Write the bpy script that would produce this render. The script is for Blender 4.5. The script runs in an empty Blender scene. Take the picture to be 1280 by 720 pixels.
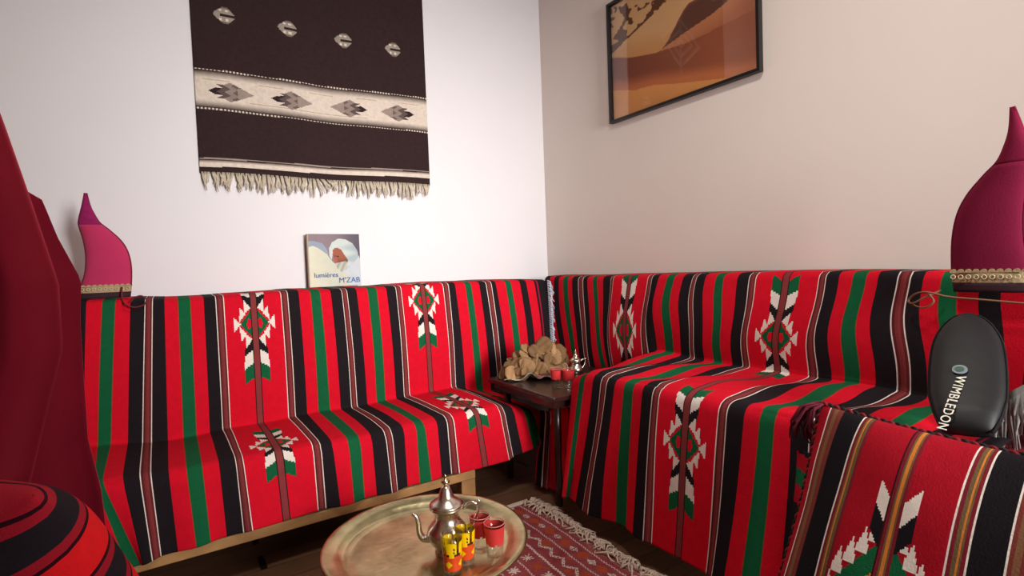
import bpy, bmesh, math, random
from mathutils import Vector, Matrix, noise
R = math.radians
C = bpy.context.scene.collection
sc = bpy.context.scene

# ---------------------------------------------------------------- camera
CAM = (-2.1791, -2.9134, 1.05)
YAW, PITCH, ROLL, FPX = .9974, .0388, -.0371, 659.63
cd = bpy.data.cameras.new('camera'); cam = bpy.data.objects.new('camera', cd); C.objects.link(cam)
cd.sensor_width = 36; cd.lens = FPX / 1280 * 36; cd.clip_start = .02
fw = Vector((math.cos(YAW)*math.cos(PITCH), math.sin(YAW)*math.cos(PITCH), -math.sin(PITCH)))
rt = Vector((math.sin(YAW), -math.cos(YAW), 0)); up = rt.cross(fw)
r2 = rt*math.cos(ROLL) + up*math.sin(ROLL); u2 = -rt*math.sin(ROLL) + up*math.cos(ROLL)
m = Matrix((r2, u2, -fw)).transposed().to_4x4(); m.translation = CAM
cam.matrix_world = m
sc.camera = cam

# ---------------------------------------------------------------- light and exposure
sc.view_settings.view_transform = 'Standard'; sc.view_settings.look = 'None'
sc.view_settings.gamma = 1; sc.view_settings.use_curve_mapping = False
sc.view_settings.exposure = 0.0
W = bpy.data.worlds.new('world'); sc.world = W; W.use_nodes = True
W.node_tree.nodes['Background'].inputs[0].default_value = (.75, .85, 1, 1)
W.node_tree.nodes['Background'].inputs[1].default_value = 1.0
def area(name, loc, target, sx, sy, power, col, spread=180):
    l = bpy.data.lights.new(name, 'AREA'); l.shape = 'RECTANGLE'; l.size = sx; l.size_y = sy; l.energy = power; l.color = col; l.spread = R(spread)
    o = bpy.data.objects.new(name, l); C.objects.link(o); o.location = loc
    o.rotation_euler = (Vector(target)-Vector(loc)).to_track_quat('-Z', 'Y').to_euler()
    return o
WX0, WX1, WZ0, WZ1 = -1.35, -.35, 1.0, 2.2          # window opening in the wall behind the camera
area('window_daylight', ((WX0+WX1)/2, -5.02, (WZ0+WZ1)/2), (-1.05, 0, 1.2), WX1-WX0, WZ1-WZ0, 33, (1, .975, .955), 60)
area('ceiling_fill_light', (-1.35, -2.3, 3.0), (-1.35, -2.3, 0), .35, .35, 30, (1, .93, .86))  # unseen overhead fill, added to brighten the room beside the window light
LT = [-2.6, -2.552, -2.503, -2.455, -2.407, -2.364, -2.317, -2.27, -2.243, -2.204, -2.158, -2.113, -2.065, -2.022, -1.989, -1.761, -1.73, -1.683, -1.632, -1.587, -1.539, -1.487, -1.46, -1.414, -1.36, -1.312, -1.264, -1.215, -1.186, -0.949, -0.913, -0.874, -0.813, -0.775, -0.724, -0.682, -0.644, -0.616, -0.551, -0.512, -0.45, -0.404, -0.346, -0.257]
LTz = [0.983, 0.983, 0.983, 0.983, 0.984, 0.983, 0.98, 0.98, 0.979, 0.973, 0.973, 0.972, 0.974, 0.973, 0.973, 0.981, 0.983, 0.986, 0.978, 0.977, 0.977, 0.978, 0.976, 0.978, 0.977, 0.976, 0.976, 0.98, 0.982, 0.984, 0.984, 0.982, 0.98, 0.98, 0.978, 0.98, 0.981, 0.98, 0.979, 0.977, 0.975, 0.975, 0.975, 0.966]
LC = [-2.631, -2.583, -2.533, -2.484, -2.444, -2.403, -2.351, -2.306, -2.274, -2.221, -2.169, -2.121, -2.074, -2.028, -1.996, -1.768, -1.736, -1.686, -1.637, -1.583, -1.535, -1.486, -1.456, -1.408, -1.362, -1.316, -1.262, -1.22, -1.188, -0.955, -0.926, -0.869, -0.806, -0.761, -0.711, -0.663, -0.632, -0.585, -0.535, -0.488, -0.439, -0.39, -0.34, -0.293]
LCz = [0.433, 0.433, 0.433, 0.433, 0.436, 0.428, 0.423, 0.416, 0.413, 0.408, 0.403, 0.404, 0.407, 0.412, 0.412, 0.418, 0.416, 0.417, 0.416, 0.414, 0.413, 0.408, 0.406, 0.414, 0.417, 0.418, 0.413, 0.418, 0.412, 0.43, 0.425, 0.403, 0.376, 0.369, 0.369, 0.369, 0.369, 0.369, 0.369, 0.369, 0.369, 0.369, 0.369, 0.369]
LE = [-2.604, -2.556, -2.506, -2.457, -2.409, -2.389, -2.339, -2.296, -2.264, -2.217, -2.168, -2.121, -2.072, -2.022, -1.997, -1.764, -1.732, -1.691, -1.631, -1.584, -1.539, -1.484, -1.454, -1.404, -1.351, -1.313, -1.256, -1.211, -1.176, -0.945, -0.918, -0.867, -0.808, -0.752, -0.702, -0.653, -0.623, -0.575, -0.525, -0.479, -0.429, -0.38, -0.331, -0.283]
LEz = [0.429, 0.429, 0.429, 0.429, 0.429, 0.429, 0.421, 0.423, 0.418, 0.416, 0.415, 0.415, 0.414, 0.422, 0.425, 0.405, 0.404, 0.402, 0.398, 0.398, 0.401, 0.403, 0.41, 0.416, 0.413, 0.416, 0.415, 0.421, 0.421, 0.416, 0.415, 0.402, 0.373, 0.366, 0.334, 0.334, 0.334, 0.334, 0.334, 0.334, 0.334, 0.334, 0.334, 0.334]
LH = [-2.584, -2.417, -2.398, -2.372, -2.337, -2.304, -2.299, -2.274, -2.249, -2.204, -2.154, -2.111, -2.064, -2.015, -1.985, -1.767, -1.735, -1.687, -1.637, -1.591, -1.545, -1.489, -1.462, -1.415, -1.366, -1.316, -1.265, -1.217, -1.183, -0.937, -0.904, -0.851, -0.801, -0.748, -0.699, -0.651, -0.621, -0.574, -0.525, -0.479, -0.429, -0.381, -0.332, -0.285]
LHz = [0.162, 0.178, 0.172, 0.162, 0.15, 0.159, 0.162, 0.167, 0.171, 0.166, 0.171, 0.176, 0.172, 0.174, 0.179, 0.184, 0.178, 0.173, 0.178, 0.178, 0.178, 0.175, 0.178, 0.18, 0.179, 0.183, 0.181, 0.179, 0.177, 0.179, 0.184, 0.185, 0.197, 0.227, 0.227, 0.227, 0.227, 0.227, 0.227, 0.227, 0.227, 0.227, 0.227, 0.227]
RT = [0.234, 0.282, 0.33, 0.378, 0.42, 0.468, 0.507, 0.561, 0.605, 0.641, 0.685, 0.721, 0.773, 0.835, 0.856, 1.093, 1.121, 1.162, 1.215, 1.26, 1.311, 1.363, 1.386, 1.431, 1.484, 1.523, 1.587, 1.637, 1.668, 1.91, 1.936, 1.979, 2.023, 2.066, 2.1, 2.155, 2.193, 2.226, 2.272, 2.318, 2.367, 2.415, 2.464, 2.511]
RTz = [0.983, 0.983, 0.983, 0.983, 0.983, 0.983, 0.982, 0.982, 0.982, 0.982, 0.981, 0.981, 0.983, 0.985, 0.985, 0.987, 0.987, 0.986, 0.986, 0.988, 0.987, 0.989, 0.988, 0.988, 0.989, 0.989, 0.988, 0.989, 0.989, 0.986, 0.988, 0.988, 0.988, 0.987, 0.987, 0.984, 0.983, 0.983, 0.981, 0.981, 0.981, 0.981, 0.981, 0.981]
RC = [0.387, 0.431, 0.469, 0.521, 0.572, 0.608, 0.635, 0.676, 0.71, 0.756, 0.806, 0.844, 0.853, 0.862, 0.875, 1.084, 1.125, 1.171, 1.222, 1.274, 1.315, 1.365, 1.391, 1.441, 1.488, 1.532, 1.578, 1.625, 1.657, 1.888, 1.924, 1.97, 2.011, 2.061, 2.107, 2.167, 2.206, 2.249, 2.293, 2.335, 2.38, 2.424, 2.468, 2.511]
RCz = [0.486, 0.486, 0.491, 0.497, 0.504, 0.508, 0.512, 0.517, 0.522, 0.527, 0.534, 0.539, 0.54, 0.541, 0.56, 0.609, 0.614, 0.619, 0.621, 0.62, 0.614, 0.609, 0.609, 0.608, 0.606, 0.604, 0.602, 0.609, 0.61, 0.613, 0.613, 0.609, 0.613, 0.615, 0.615, 0.607, 0.598, 0.598, 0.598, 0.598, 0.598, 0.598, 0.598, 0.598]
RE = [0.225, 0.273, 0.322, 0.371, 0.419, 0.465, 0.514, 0.562, 0.591, 0.639, 0.688, 0.734, 0.783, 0.831, 0.86, 1.096, 1.125, 1.173, 1.227, 1.263, 1.311, 1.354, 1.39, 1.434, 1.481, 1.53, 1.575, 1.622, 1.655, 1.888, 1.919, 1.975, 2.023, 2.069, 2.115, 2.163, 2.193, 2.24, 2.289, 2.335, 2.384, 2.432, 2.481, 2.528]
REz = [0.561, 0.561, 0.561, 0.561, 0.561, 0.561, 0.561, 0.561, 0.561, 0.561, 0.561, 0.561, 0.561, 0.561, 0.561, 0.561, 0.561, 0.561, 0.607, 0.616, 0.613, 0.61, 0.612, 0.613, 0.611, 0.613, 0.614, 0.616, 0.616, 0.61, 0.609, 0.613, 0.613, 0.616, 0.614, 0.607, 0.607, 0.607, 0.607, 0.607, 0.607, 0.607, 0.607, 0.607]
RH = [0.1, 0.152, 0.205, 0.256, 0.308, 0.358, 0.41, 0.462, 0.493, 0.545, 0.597, 0.647, 0.7, 0.751, 0.782, 1.035, 1.066, 1.118, 1.171, 1.22, 1.274, 1.334, 1.371, 1.427, 1.487, 1.545, 1.592, 1.641, 1.67, 1.882, 1.914, 1.966, 2.019, 2.067, 2.12, 2.172, 2.204, 2.254, 2.307, 2.357, 2.409, 2.461, 2.514, 2.564]
RHz = [0.094, 0.094, 0.094, 0.094, 0.094, 0.094, 0.094, 0.094, 0.094, 0.094, 0.094, 0.094, 0.094, 0.094, 0.094, 0.094, 0.094, 0.094, 0.094, 0.094, 0.086, 0.076, 0.083, 0.08, 0.088, 0.096, 0.098, 0.101, 0.091, 0.084, 0.084, 0.084, 0.084, 0.084, 0.084, 0.084, 0.084, 0.084, 0.084, 0.084, 0.084, 0.084, 0.084, 0.084]

# ---------------------------------------------------------------- helpers
def prop(o, label=None, cat=None, group=None, kind=None):
    for k, v in (('label', label), ('category', cat), ('group', group), ('kind', kind)):
        if v: o[k] = v
    return o
def empty(name, loc, label=None, cat=None, group=None):
    o = bpy.data.objects.new(name, None); C.objects.link(o); o.location = loc; o.empty_display_size = .05
    return prop(o, label, cat, group)
def link(name, bm, mat, parent=None, smooth=False):
    """bm is in world space; the object gets its parents' location taken off."""
    if parent is not None:
        off = Vector((0, 0, 0)); p = parent
        while p is not None: off += p.location; p = p.parent
        bmesh.ops.translate(bm, verts=bm.verts, vec=-off)
    me = bpy.data.meshes.new(name); bm.to_mesh(me); bm.free()
    for mm in (mat if isinstance(mat, (list, tuple)) else [mat]): me.materials.append(mm)
    if smooth:
        for p in me.polygons: p.use_smooth = True
    o = bpy.data.objects.new(name, me); C.objects.link(o)
    if parent is not None: o.parent = parent
    return o
def box(bm, x0, x1, y0, y1, z0, z1, mi=0, mat=None):
    vs = [bm.verts.new((x, y, z)) for x in (x0, x1) for y in (y0, y1) for z in (z0, z1)]
    if mat is not None:
        for v in vs: v.co = mat @ v.co
    for f in ((0,1,3,2), (4,6,7,5), (0,4,5,1), (2,3,7,6), (0,2,6,4), (1,5,7,3)):
        bm.faces.new([vs[i] for i in f]).material_index = mi
    return vs
def bevel(bm, w, seg=2):
    bmesh.ops.bevel(bm, geom=list(bm.edges), offset=w, segments=seg, affect='EDGES', profile=.5)
def tube(bm, pts, rad, n=8, cap=True):
    pts = [Vector(p) for p in pts]; rings = []
    rr = rad if isinstance(rad, (list, tuple)) else [rad]*len(pts)
    nrm = None
    for i, p in enumerate(pts):
        t = (pts[min(i+1, len(pts)-1)] - pts[max(i-1, 0)]).normalized()
        if nrm is None:
            nrm = t.orthogonal().normalized()
        nrm = (nrm - t*nrm.dot(t)).normalized(); b = t.cross(nrm)
        rings.append([bm.verts.new(p + (nrm*math.cos(2*math.pi*k/n) + b*math.sin(2*math.pi*k/n))*rr[i]) for k in range(n)])
    for a, b in zip(rings, rings[1:]):
        for k in range(n): bm.faces.new((a[k], a[(k+1) % n], b[(k+1) % n], b[k]))
    if cap:
        bm.faces.new(rings[0][::-1]); bm.faces.new(rings[-1])
def lathe(bm, prof, c, n=40, closed=False):
    rings = []
    for r, z in prof:
        if r < 1e-5: rings.append([bm.verts.new((c[0], c[1], c[2]+z))])
        else: rings.append([bm.verts.new((c[0]+r*math.cos(2*math.pi*k/n), c[1]+r*math.sin(2*math.pi*k/n), c[2]+z)) for k in range(n)])
    pairs = list(zip(rings, rings[1:])) + ([(rings[-1], rings[0])] if closed else [])
    for a, b in pairs:
        for k in range(n):
            j = (k+1) % n
            if len(a) == 1 and len(b) == 1: continue
            if len(a) == 1: bm.faces.new((a[0], b[j], b[k]))
            elif len(b) == 1: bm.faces.new((a[k], a[j], b[0]))
            else: bm.faces.new((a[k], a[j], b[j], b[k]))
def smoothpts(pts, n=8):
    out = []; P = [Vector(p) for p in pts]
    for i in range(len(P)-1):
        p0, p1, p2, p3 = P[max(i-1, 0)], P[i], P[i+1], P[min(i+2, len(P)-1)]
        for k in range(n):
            t = k/n
            out.append(.5*((2*p1)+(p2-p0)*t+(2*p0-5*p1+4*p2-p3)*t*t+(3*p1-p0-3*p2+p3)*t**3))
    out.append(P[-1]); return out
def inpoly(x, y, poly):
    c = False; j = len(poly)-1
    for i in range(len(poly)):
        xi, yi = poly[i]; xj, yj = poly[j]
        if (yi > y) != (yj > y) and x < (xj-xi)*(y-yi)/(yj-yi)+xi: c = not c
        j = i
    return c
def s2l(c):
    return tuple((v/255/12.92 if v/255 <= .04045 else ((v/255+.055)/1.055)**2.4) for v in c)
def lerp(a, b, t): return a + (b-a)*t
def mixc(a, b, t):
    t = max(0, min(1, t)); return tuple(a[i]+(b[i]-a[i])*t for i in range(3))
def sst(a, b, x):
    t = max(0, min(1, (x-a)/(b-a))); return t*t*(3-2*t)
def pw(x, pts):
    if x <= pts[0][0]: return pts[0][1]
    for (a, b), (c, d) in zip(pts, pts[1:]):
        if x <= c: return b+(d-b)*(x-a)/(c-a)
    return pts[-1][1]

# ---------------------------------------------------------------- materials
def mat(name, col, rough=.8, metal=0, bump=0, bscale=200, var=0, vscale=8, sheen=0, trans=0, ior=1.45, spec=.5, attr=None, coat=0, weave=False, sheencol=None):
    m = bpy.data.materials.new(name); m.use_nodes = True; nt = m.node_tree; N = nt.nodes; L = nt.links
    b = N['Principled BSDF']; b.inputs['Base Color'].default_value = (*s2l(col), 1)
    b.inputs['Roughness'].default_value = rough; b.inputs['Metallic'].default_value = metal
    b.inputs['Specular IOR Level'].default_value = spec; b.inputs['IOR'].default_value = ior
    b.inputs['Transmission Weight'].default_value = trans; b.inputs['Sheen Weight'].default_value = sheen
    if sheencol: b.inputs['Sheen Tint'].default_value = (*s2l(sheencol), 1)
    b.inputs['Coat Weight'].default_value = coat
    tc = N.new('ShaderNodeTexCoord'); src = None
    if attr:
        a = N.new('ShaderNodeAttribute'); a.attribute_name = attr; src = a.outputs['Color']
        L.new(src, b.inputs['Base Color'])
    if var:
        nz = N.new('ShaderNodeTexNoise'); nz.inputs['Scale'].default_value = vscale; nz.inputs['Detail'].default_value = 6
        L.new(tc.outputs['Object'], nz.inputs['Vector'])
        mr = N.new('ShaderNodeMapRange'); mr.inputs[1].default_value = .25; mr.inputs[2].default_value = .75
        mr.inputs[3].default_value = 1-var; mr.inputs[4].default_value = 1+var
        L.new(nz.outputs['Fac'], mr.inputs[0])
        mx = N.new('ShaderNodeVectorMath'); mx.operation = 'SCALE'
        if src: L.new(src, mx.inputs[0])
        else: mx.inputs[0].default_value = s2l(col)
        L.new(mr.outputs[0], mx.inputs['Scale']); L.new(mx.outputs[0], b.inputs['Base Color'])
    if bump:
        if weave:
            wz = N.new('ShaderNodeTexNoise'); mp = N.new('ShaderNodeMapping'); mp.inputs['Scale'].default_value = (1, 1, 1)
            L.new(tc.outputs['Object'], mp.inputs[0]); L.new(mp.outputs[0], wz.inputs['Vector']); wz.inputs['Detail'].default_value = 3
        else:
            wz = N.new('ShaderNodeTexNoise'); L.new(tc.outputs['Object'], wz.inputs['Vector']); wz.inputs['Detail'].default_value = 4
        wz.inputs['Scale'].default_value = bscale
        bp = N.new('ShaderNodeBump'); bp.inputs['Strength'].default_value = bump; bp.inputs['Distance'].default_value = .004
        L.new(wz.outputs['Fac'], bp.inputs['Height']); L.new(bp.outputs[0], b.inputs['Normal'])
    return m
RED, BLK, GRN, BRN, WHT = s2l((206, 14, 38)), s2l((30, 24, 28)), s2l((18, 90, 54)), s2l((130, 54, 54)), s2l((226, 216, 206))
M_throw = mat('woven_wool', (200, 10, 30), .95, bump=.35, bscale=260, var=.07, vscale=40, attr='col', spec=.15)
M_tap = mat('woven_tapestry', (60, 50, 50), .95, bump=.35, bscale=220, var=.12, vscale=60, attr='col', spec=.15)
M_rugm = mat('woven_rug', (150, 70, 70), .95, bump=.5, bscale=180, var=.15, vscale=50, attr='col', spec=.1)
M_print = mat('printed_paper', (200, 150, 100), .6, attr='col', spec=.3)
M_wallL = mat('plaster_wall', (227, 224, 226), .85, bump=.12, bscale=25, var=.015, vscale=3, spec=.2)
M_wallR = mat('warm_plaster_wall', (232, 221, 213), .85, bump=.12, bscale=25, var=.015, vscale=3, spec=.2)
M_wallD = mat('ochre_plaster_wall', (168, 146, 124), .9, var=.04, vscale=3, spec=.2)
M_fringe = mat('cream_yarn', (196, 184, 164), .95, spec=.1, var=.12, vscale=40)
M_bluefringe = mat('pale_blue_yarn', (206, 214, 226), .95, spec=.1, var=.12, vscale=40)
M_wood = mat('pale_wood', (176, 132, 82), .55, var=.22, vscale=14, bump=.1, bscale=40)
M_darkwood = mat('dark_polished_wood', (44, 22, 20), .3, var=.2, vscale=10, coat=.3)
M_velvet = mat('red_velvet', (94, 7, 24), .85, sheen=.35, sheencol=(255, 90, 110), bump=.15, bscale=90, var=.1, vscale=9, spec=.1)
M_ticking = mat('cushion_ticking', (120, 20, 28), .9)
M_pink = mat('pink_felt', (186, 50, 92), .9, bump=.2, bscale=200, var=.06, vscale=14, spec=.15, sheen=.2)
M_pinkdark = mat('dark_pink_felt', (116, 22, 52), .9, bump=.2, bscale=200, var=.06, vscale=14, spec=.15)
M_purple = mat('purple_wool', (140, 18, 84), .95, bump=.5, bscale=120, var=.15, vscale=60)
M_trim = mat('beige_trim', (172, 150, 112), .8, var=.15, vscale=60, bump=.3, bscale=120)
M_band = mat('dark_band', (46, 14, 26), .8)
M_cord = mat('cord', (128, 92, 66), .8); M_cordred = mat('red_cord', (104, 28, 40), .8)
M_black = mat('black_nylon', (19, 19, 21), .55, bump=.3, bscale=30, var=.15, vscale=12)
M_blackcloth = mat('black_cloth', (14, 13, 15), .95)
M_greyfringe = mat('grey_yarn', (158, 158, 154), .95, var=.12, vscale=40)
M_frame = mat('black_frame', (24, 20, 20), .4)
M_ivory = mat('white_lettering', (225, 222, 205), .8)
M_bluetxt = mat('blue_lettering', (66, 96, 160), .7)
M_silver = mat('silver', (226, 216, 202), .27, metal=1, bump=.05, bscale=60)
M_gold = mat('brass_knob', (214, 196, 150), .25, metal=1)
def thin_glass(name, tint=(1, 1, 1), ior=1.5):
    m = bpy.data.materials.new(name); m.use_nodes = True; N = m.node_tree.nodes; L = m.node_tree.links
    N.remove(N['Principled BSDF']); o = N['Material Output']
    t = N.new('ShaderNodeBsdfTransparent'); t.inputs[0].default_value = (*tint, 1)
    g = N.new('ShaderNodeBsdfGlossy'); g.inputs['Roughness'].default_value = .02
    lw = N.new('ShaderNodeLayerWeight'); lw.inputs['Blend'].default_value = .5
    pw_ = N.new('ShaderNodeMath'); pw_.operation = 'POWER'; pw_.inputs[1].default_value = 5; L.new(lw.outputs['Facing'], pw_.inputs[0])
    f = N.new('ShaderNodeMapRange'); r0 = ((ior-1)/(ior+1))**2; f.inputs[3].default_value = r0; L.new(pw_.outputs[0], f.inputs[0])
    mx = N.new('ShaderNodeMixShader'); L.new(f.outputs[0], mx.inputs[0]); L.new(t.outputs[0], mx.inputs[1]); L.new(g.outputs[0], mx.inputs[2]); L.new(mx.outputs[0], o.inputs[0])
    return m
M_glass = thin_glass('thin_glass', (.97, .97, .96))
M_redband = mat('red_glass_paint', (205, 46, 48), .3, var=.06, spec=.5)
M_glasspaint = mat('glass_paint', (240, 200, 0), .3, attr='col')
M_bread = mat('dry_flatbread', (158, 122, 86), .9, bump=.5, bscale=60, var=.18, vscale=22, spec=.1)
M_crumb = mat('bread_inside', (136, 98, 68), .95, bump=.6, bscale=110, var=.1, vscale=30, spec=.1)
M_plastic = mat('plastic_bag', (205, 200, 190), .3, var=.05)
M_page = mat('book_pages', (222, 214, 194), .9)
M_wfr = mat('window_paint', (220, 218, 212), .5)

def tray_mat():
    m = mat('brass_tray', (178, 164, 122), .24, metal=1)
    N = m.node_tree.nodes; L = m.node_tree.links; b = N['Principled BSDF']
    tc = N.new('ShaderNodeTexCoord'); n1 = N.new('ShaderNodeTexNoise'); n1.inputs['Scale'].default_value = 14; n1.inputs['Detail'].default_value = 8
    L.new(tc.outputs['Object'], n1.inputs['Vector'])
    cr = N.new('ShaderNodeValToRGB'); cr.color_ramp.elements[0].position = .3; cr.color_ramp.elements[1].position = .7
    cr.color_ramp.elements[0].color = (*s2l((166, 160, 116)), 1); cr.color_ramp.elements[1].color = (*s2l((228, 220, 172)), 1)
    L.new(n1.outputs['Fac'], cr.inputs[0]); L.new(cr.outputs[0], b.inputs['Base Color'])
    mr = N.new('ShaderNodeMapRange'); mr.inputs[3].default_value = .22; mr.inputs[4].default_value = .42
    L.new(n1.outputs['Fac'], mr.inputs[0]); L.new(mr.outputs[0], b.inputs['Roughness'])
    n2 = N.new('ShaderNodeTexVoronoi'); n2.inputs['Scale'].default_value = 70; L.new(tc.outputs['Object'], n2.inputs['Vector'])
    bp = N.new('ShaderNodeBump'); bp.inputs['Strength'].default_value = .12; bp.inputs['Distance'].default_value = .003
    L.new(n2.outputs['Distance'], bp.inputs['Height']); L.new(bp.outputs[0], b.inputs['Normal'])
    return m
M_tray = tray_mat()
def floor_mat():
    m = mat('wood_floor', (80, 52, 36), .45, bump=0)
    N = m.node_tree.nodes; L = m.node_tree.links; b = N['Principled BSDF']
    tc = N.new('ShaderNodeTexCoord'); mp = N.new('ShaderNodeMapping'); mp.inputs['Scale'].default_value = (1, 8, 1)
    L.new(tc.outputs['Object'], mp.inputs[0])
    br = N.new('ShaderNodeTexBrick'); br.inputs['Scale'].default_value = 1; br.inputs['Brick Width'].default_value = 1.3; br.inputs['Row Height'].default_value = .85
    br.inputs['Mortar Size'].default_value = .012; br.inputs['Color1'].default_value = (*s2l((112, 80, 58)), 1); br.inputs['Color2'].default_value = (*s2l((92, 64, 46)), 1); br.inputs['Mortar'].default_value = (*s2l((30, 18, 12)), 1)
    L.new(mp.outputs[0], br.inputs['Vector'])
    nz = N.new('ShaderNodeTexNoise'); nz.inputs['Scale'].default_value = 9; nz.inputs['Detail'].default_value = 8; L.new(mp.outputs[0], nz.inputs['Vector'])
    mr = N.new('ShaderNodeMapRange'); mr.inputs[3].default_value = .6; mr.inputs[4].default_value = 1.4; L.new(nz.outputs['Fac'], mr.inputs[0])
    mx = N.new('ShaderNodeVectorMath'); mx.operation = 'SCALE'; L.new(br.outputs['Color'], mx.inputs[0]); L.new(mr.outputs[0], mx.inputs['Scale'])
    L.new(mx.outputs[0], b.inputs['Base Color'])
    return m
M_floor = floor_mat()

# ---------------------------------------------------------------- room shell
RX0, RY0, RZ = -3.05, -5.0, 3.7
def shell(name, *bs, m=None):
    bm = bmesh.new()
    for b in bs: box(bm, *b)
    return prop(link(name, bm, m or M_wallL), kind='structure')
shell('floor', (RX0-.1, .1, RY0-.1, .1, -.1, 0), m=M_floor)
shell('ceiling', (RX0-.1, .1, RY0-.1, .1, RZ, RZ+.1))
shell('wall_left', (RX0-.1, .1, 0, .1, 0, RZ))
shell('wall_right', (0, .1, RY0, 0, 0, RZ), m=M_wallR)
shell('wall_side', (RX0-.1, RX0, RY0, 0, 0, RZ), m=M_wallD)
shell('wall_back', (RX0, WX0, RY0-.1, RY0, 0, RZ), (WX1, 0, RY0-.1, RY0, 0, RZ), (WX0, WX1, RY0-.1, RY0, 0, WZ0), (WX0, WX1, RY0-.1, RY0, WZ1, RZ), m=M_wallD)
shell('window_1', (WX0, WX0+.05, RY0-.08, RY0-.03, WZ0, WZ1), (WX1-.05, WX1, RY0-.08, RY0-.03, WZ0, WZ1), (WX0+.05, WX1-.05, RY0-.08, RY0-.03, WZ0, WZ0+.05),
      (WX0+.05, WX1-.05, RY0-.08, RY0-.03, WZ1-.05, WZ1), ((WX0+WX1)/2-.02, (WX0+WX1)/2+.02, RY0-.08, RY0-.03, WZ0+.05, WZ1-.05), m=M_wfr)

# ---------------------------------------------------------------- throws
SEQ = "BRBRGRBNBRGRBNPNBRGRBNBRGRBNPNBRGRBNBRGRBRB"
WID = dict(P=.235, N=.0294, B=.0479, R=.0487, G=.046)
COL = dict(B=BLK, R=RED, G=GRN, N=BRN, P=RED)
PX = .00331; PY = .26/75
TRI = [[(17,0),(25,-8.5),(25,8.5)], [(10.5,-13),(18,-22),(18.5,-3)], [(10.5,13),(18,22),(18.5,3)], [(4,-20),(12,-30),(12,-13)], [(4,20),(12,30),(12,13)]]
BK = [(4.4,19),(13.5,28),(14.5,41),(4.4,33)]; WF = [(4.4,33),(14.5,41),(15.5,57),(4.4,50)]; GF = [(4.4,50),(15.5,57),(16,76),(4.4,68)]
DIA = [(0,-22),(18,0),(0,22)]; RDS = [(4,-4),(8,-7),(10,0),(8,7),(4,4)]
def motif(dx, dy):
    """dx, dy in metres from the centre of a motif; None outside."""
    x, y = abs(dx)/PX, dy/PY
    if x > 26 or abs(y) > 76: return None
    if x < 4.5: return None
    if abs(y) < 30:
        for t in TRI:
            if inpoly(x, y, t): return WHT
    y2 = abs(y)
    if inpoly(x, y2, BK): return BLK
    if inpoly(x, y2, WF): return WHT
    if inpoly(x, y2, GF): return GRN
    if inpoly(x, y, RDS): return RED
    if inpoly(x, y, [(0, -22), (18, 0), (0, 22)]): return GRN
    return None
def stripe_col(k, f, v, motifs):
    """colour of stripe k, fraction f across, v metres along the cloth"""
    c = SEQ[k]
    if c == 'P':
        dx = (f-.5)*WID['P']
        if abs(dx) < .0115: return BRN
        if abs(dx) < .0155: return BLK
        for (kk, vc, ms) in motifs:
            if kk == k:
                q = motif(dx, (v-vc)/ms)
                if q: return q
        return RED
    if c == 'N':
        if f < .1 or f > .9: return WHT
        return mixc(BRN, s2l((88, 30, 34)), .5+.5*math.sin(f*40))
    if k in (42,) and .18 < f < .3: return s2l((150, 20, 50))
    if c == 'G' and (f < .05 or f > .95): return s2l((96, 84, 40))
    return COL[c]
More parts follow.
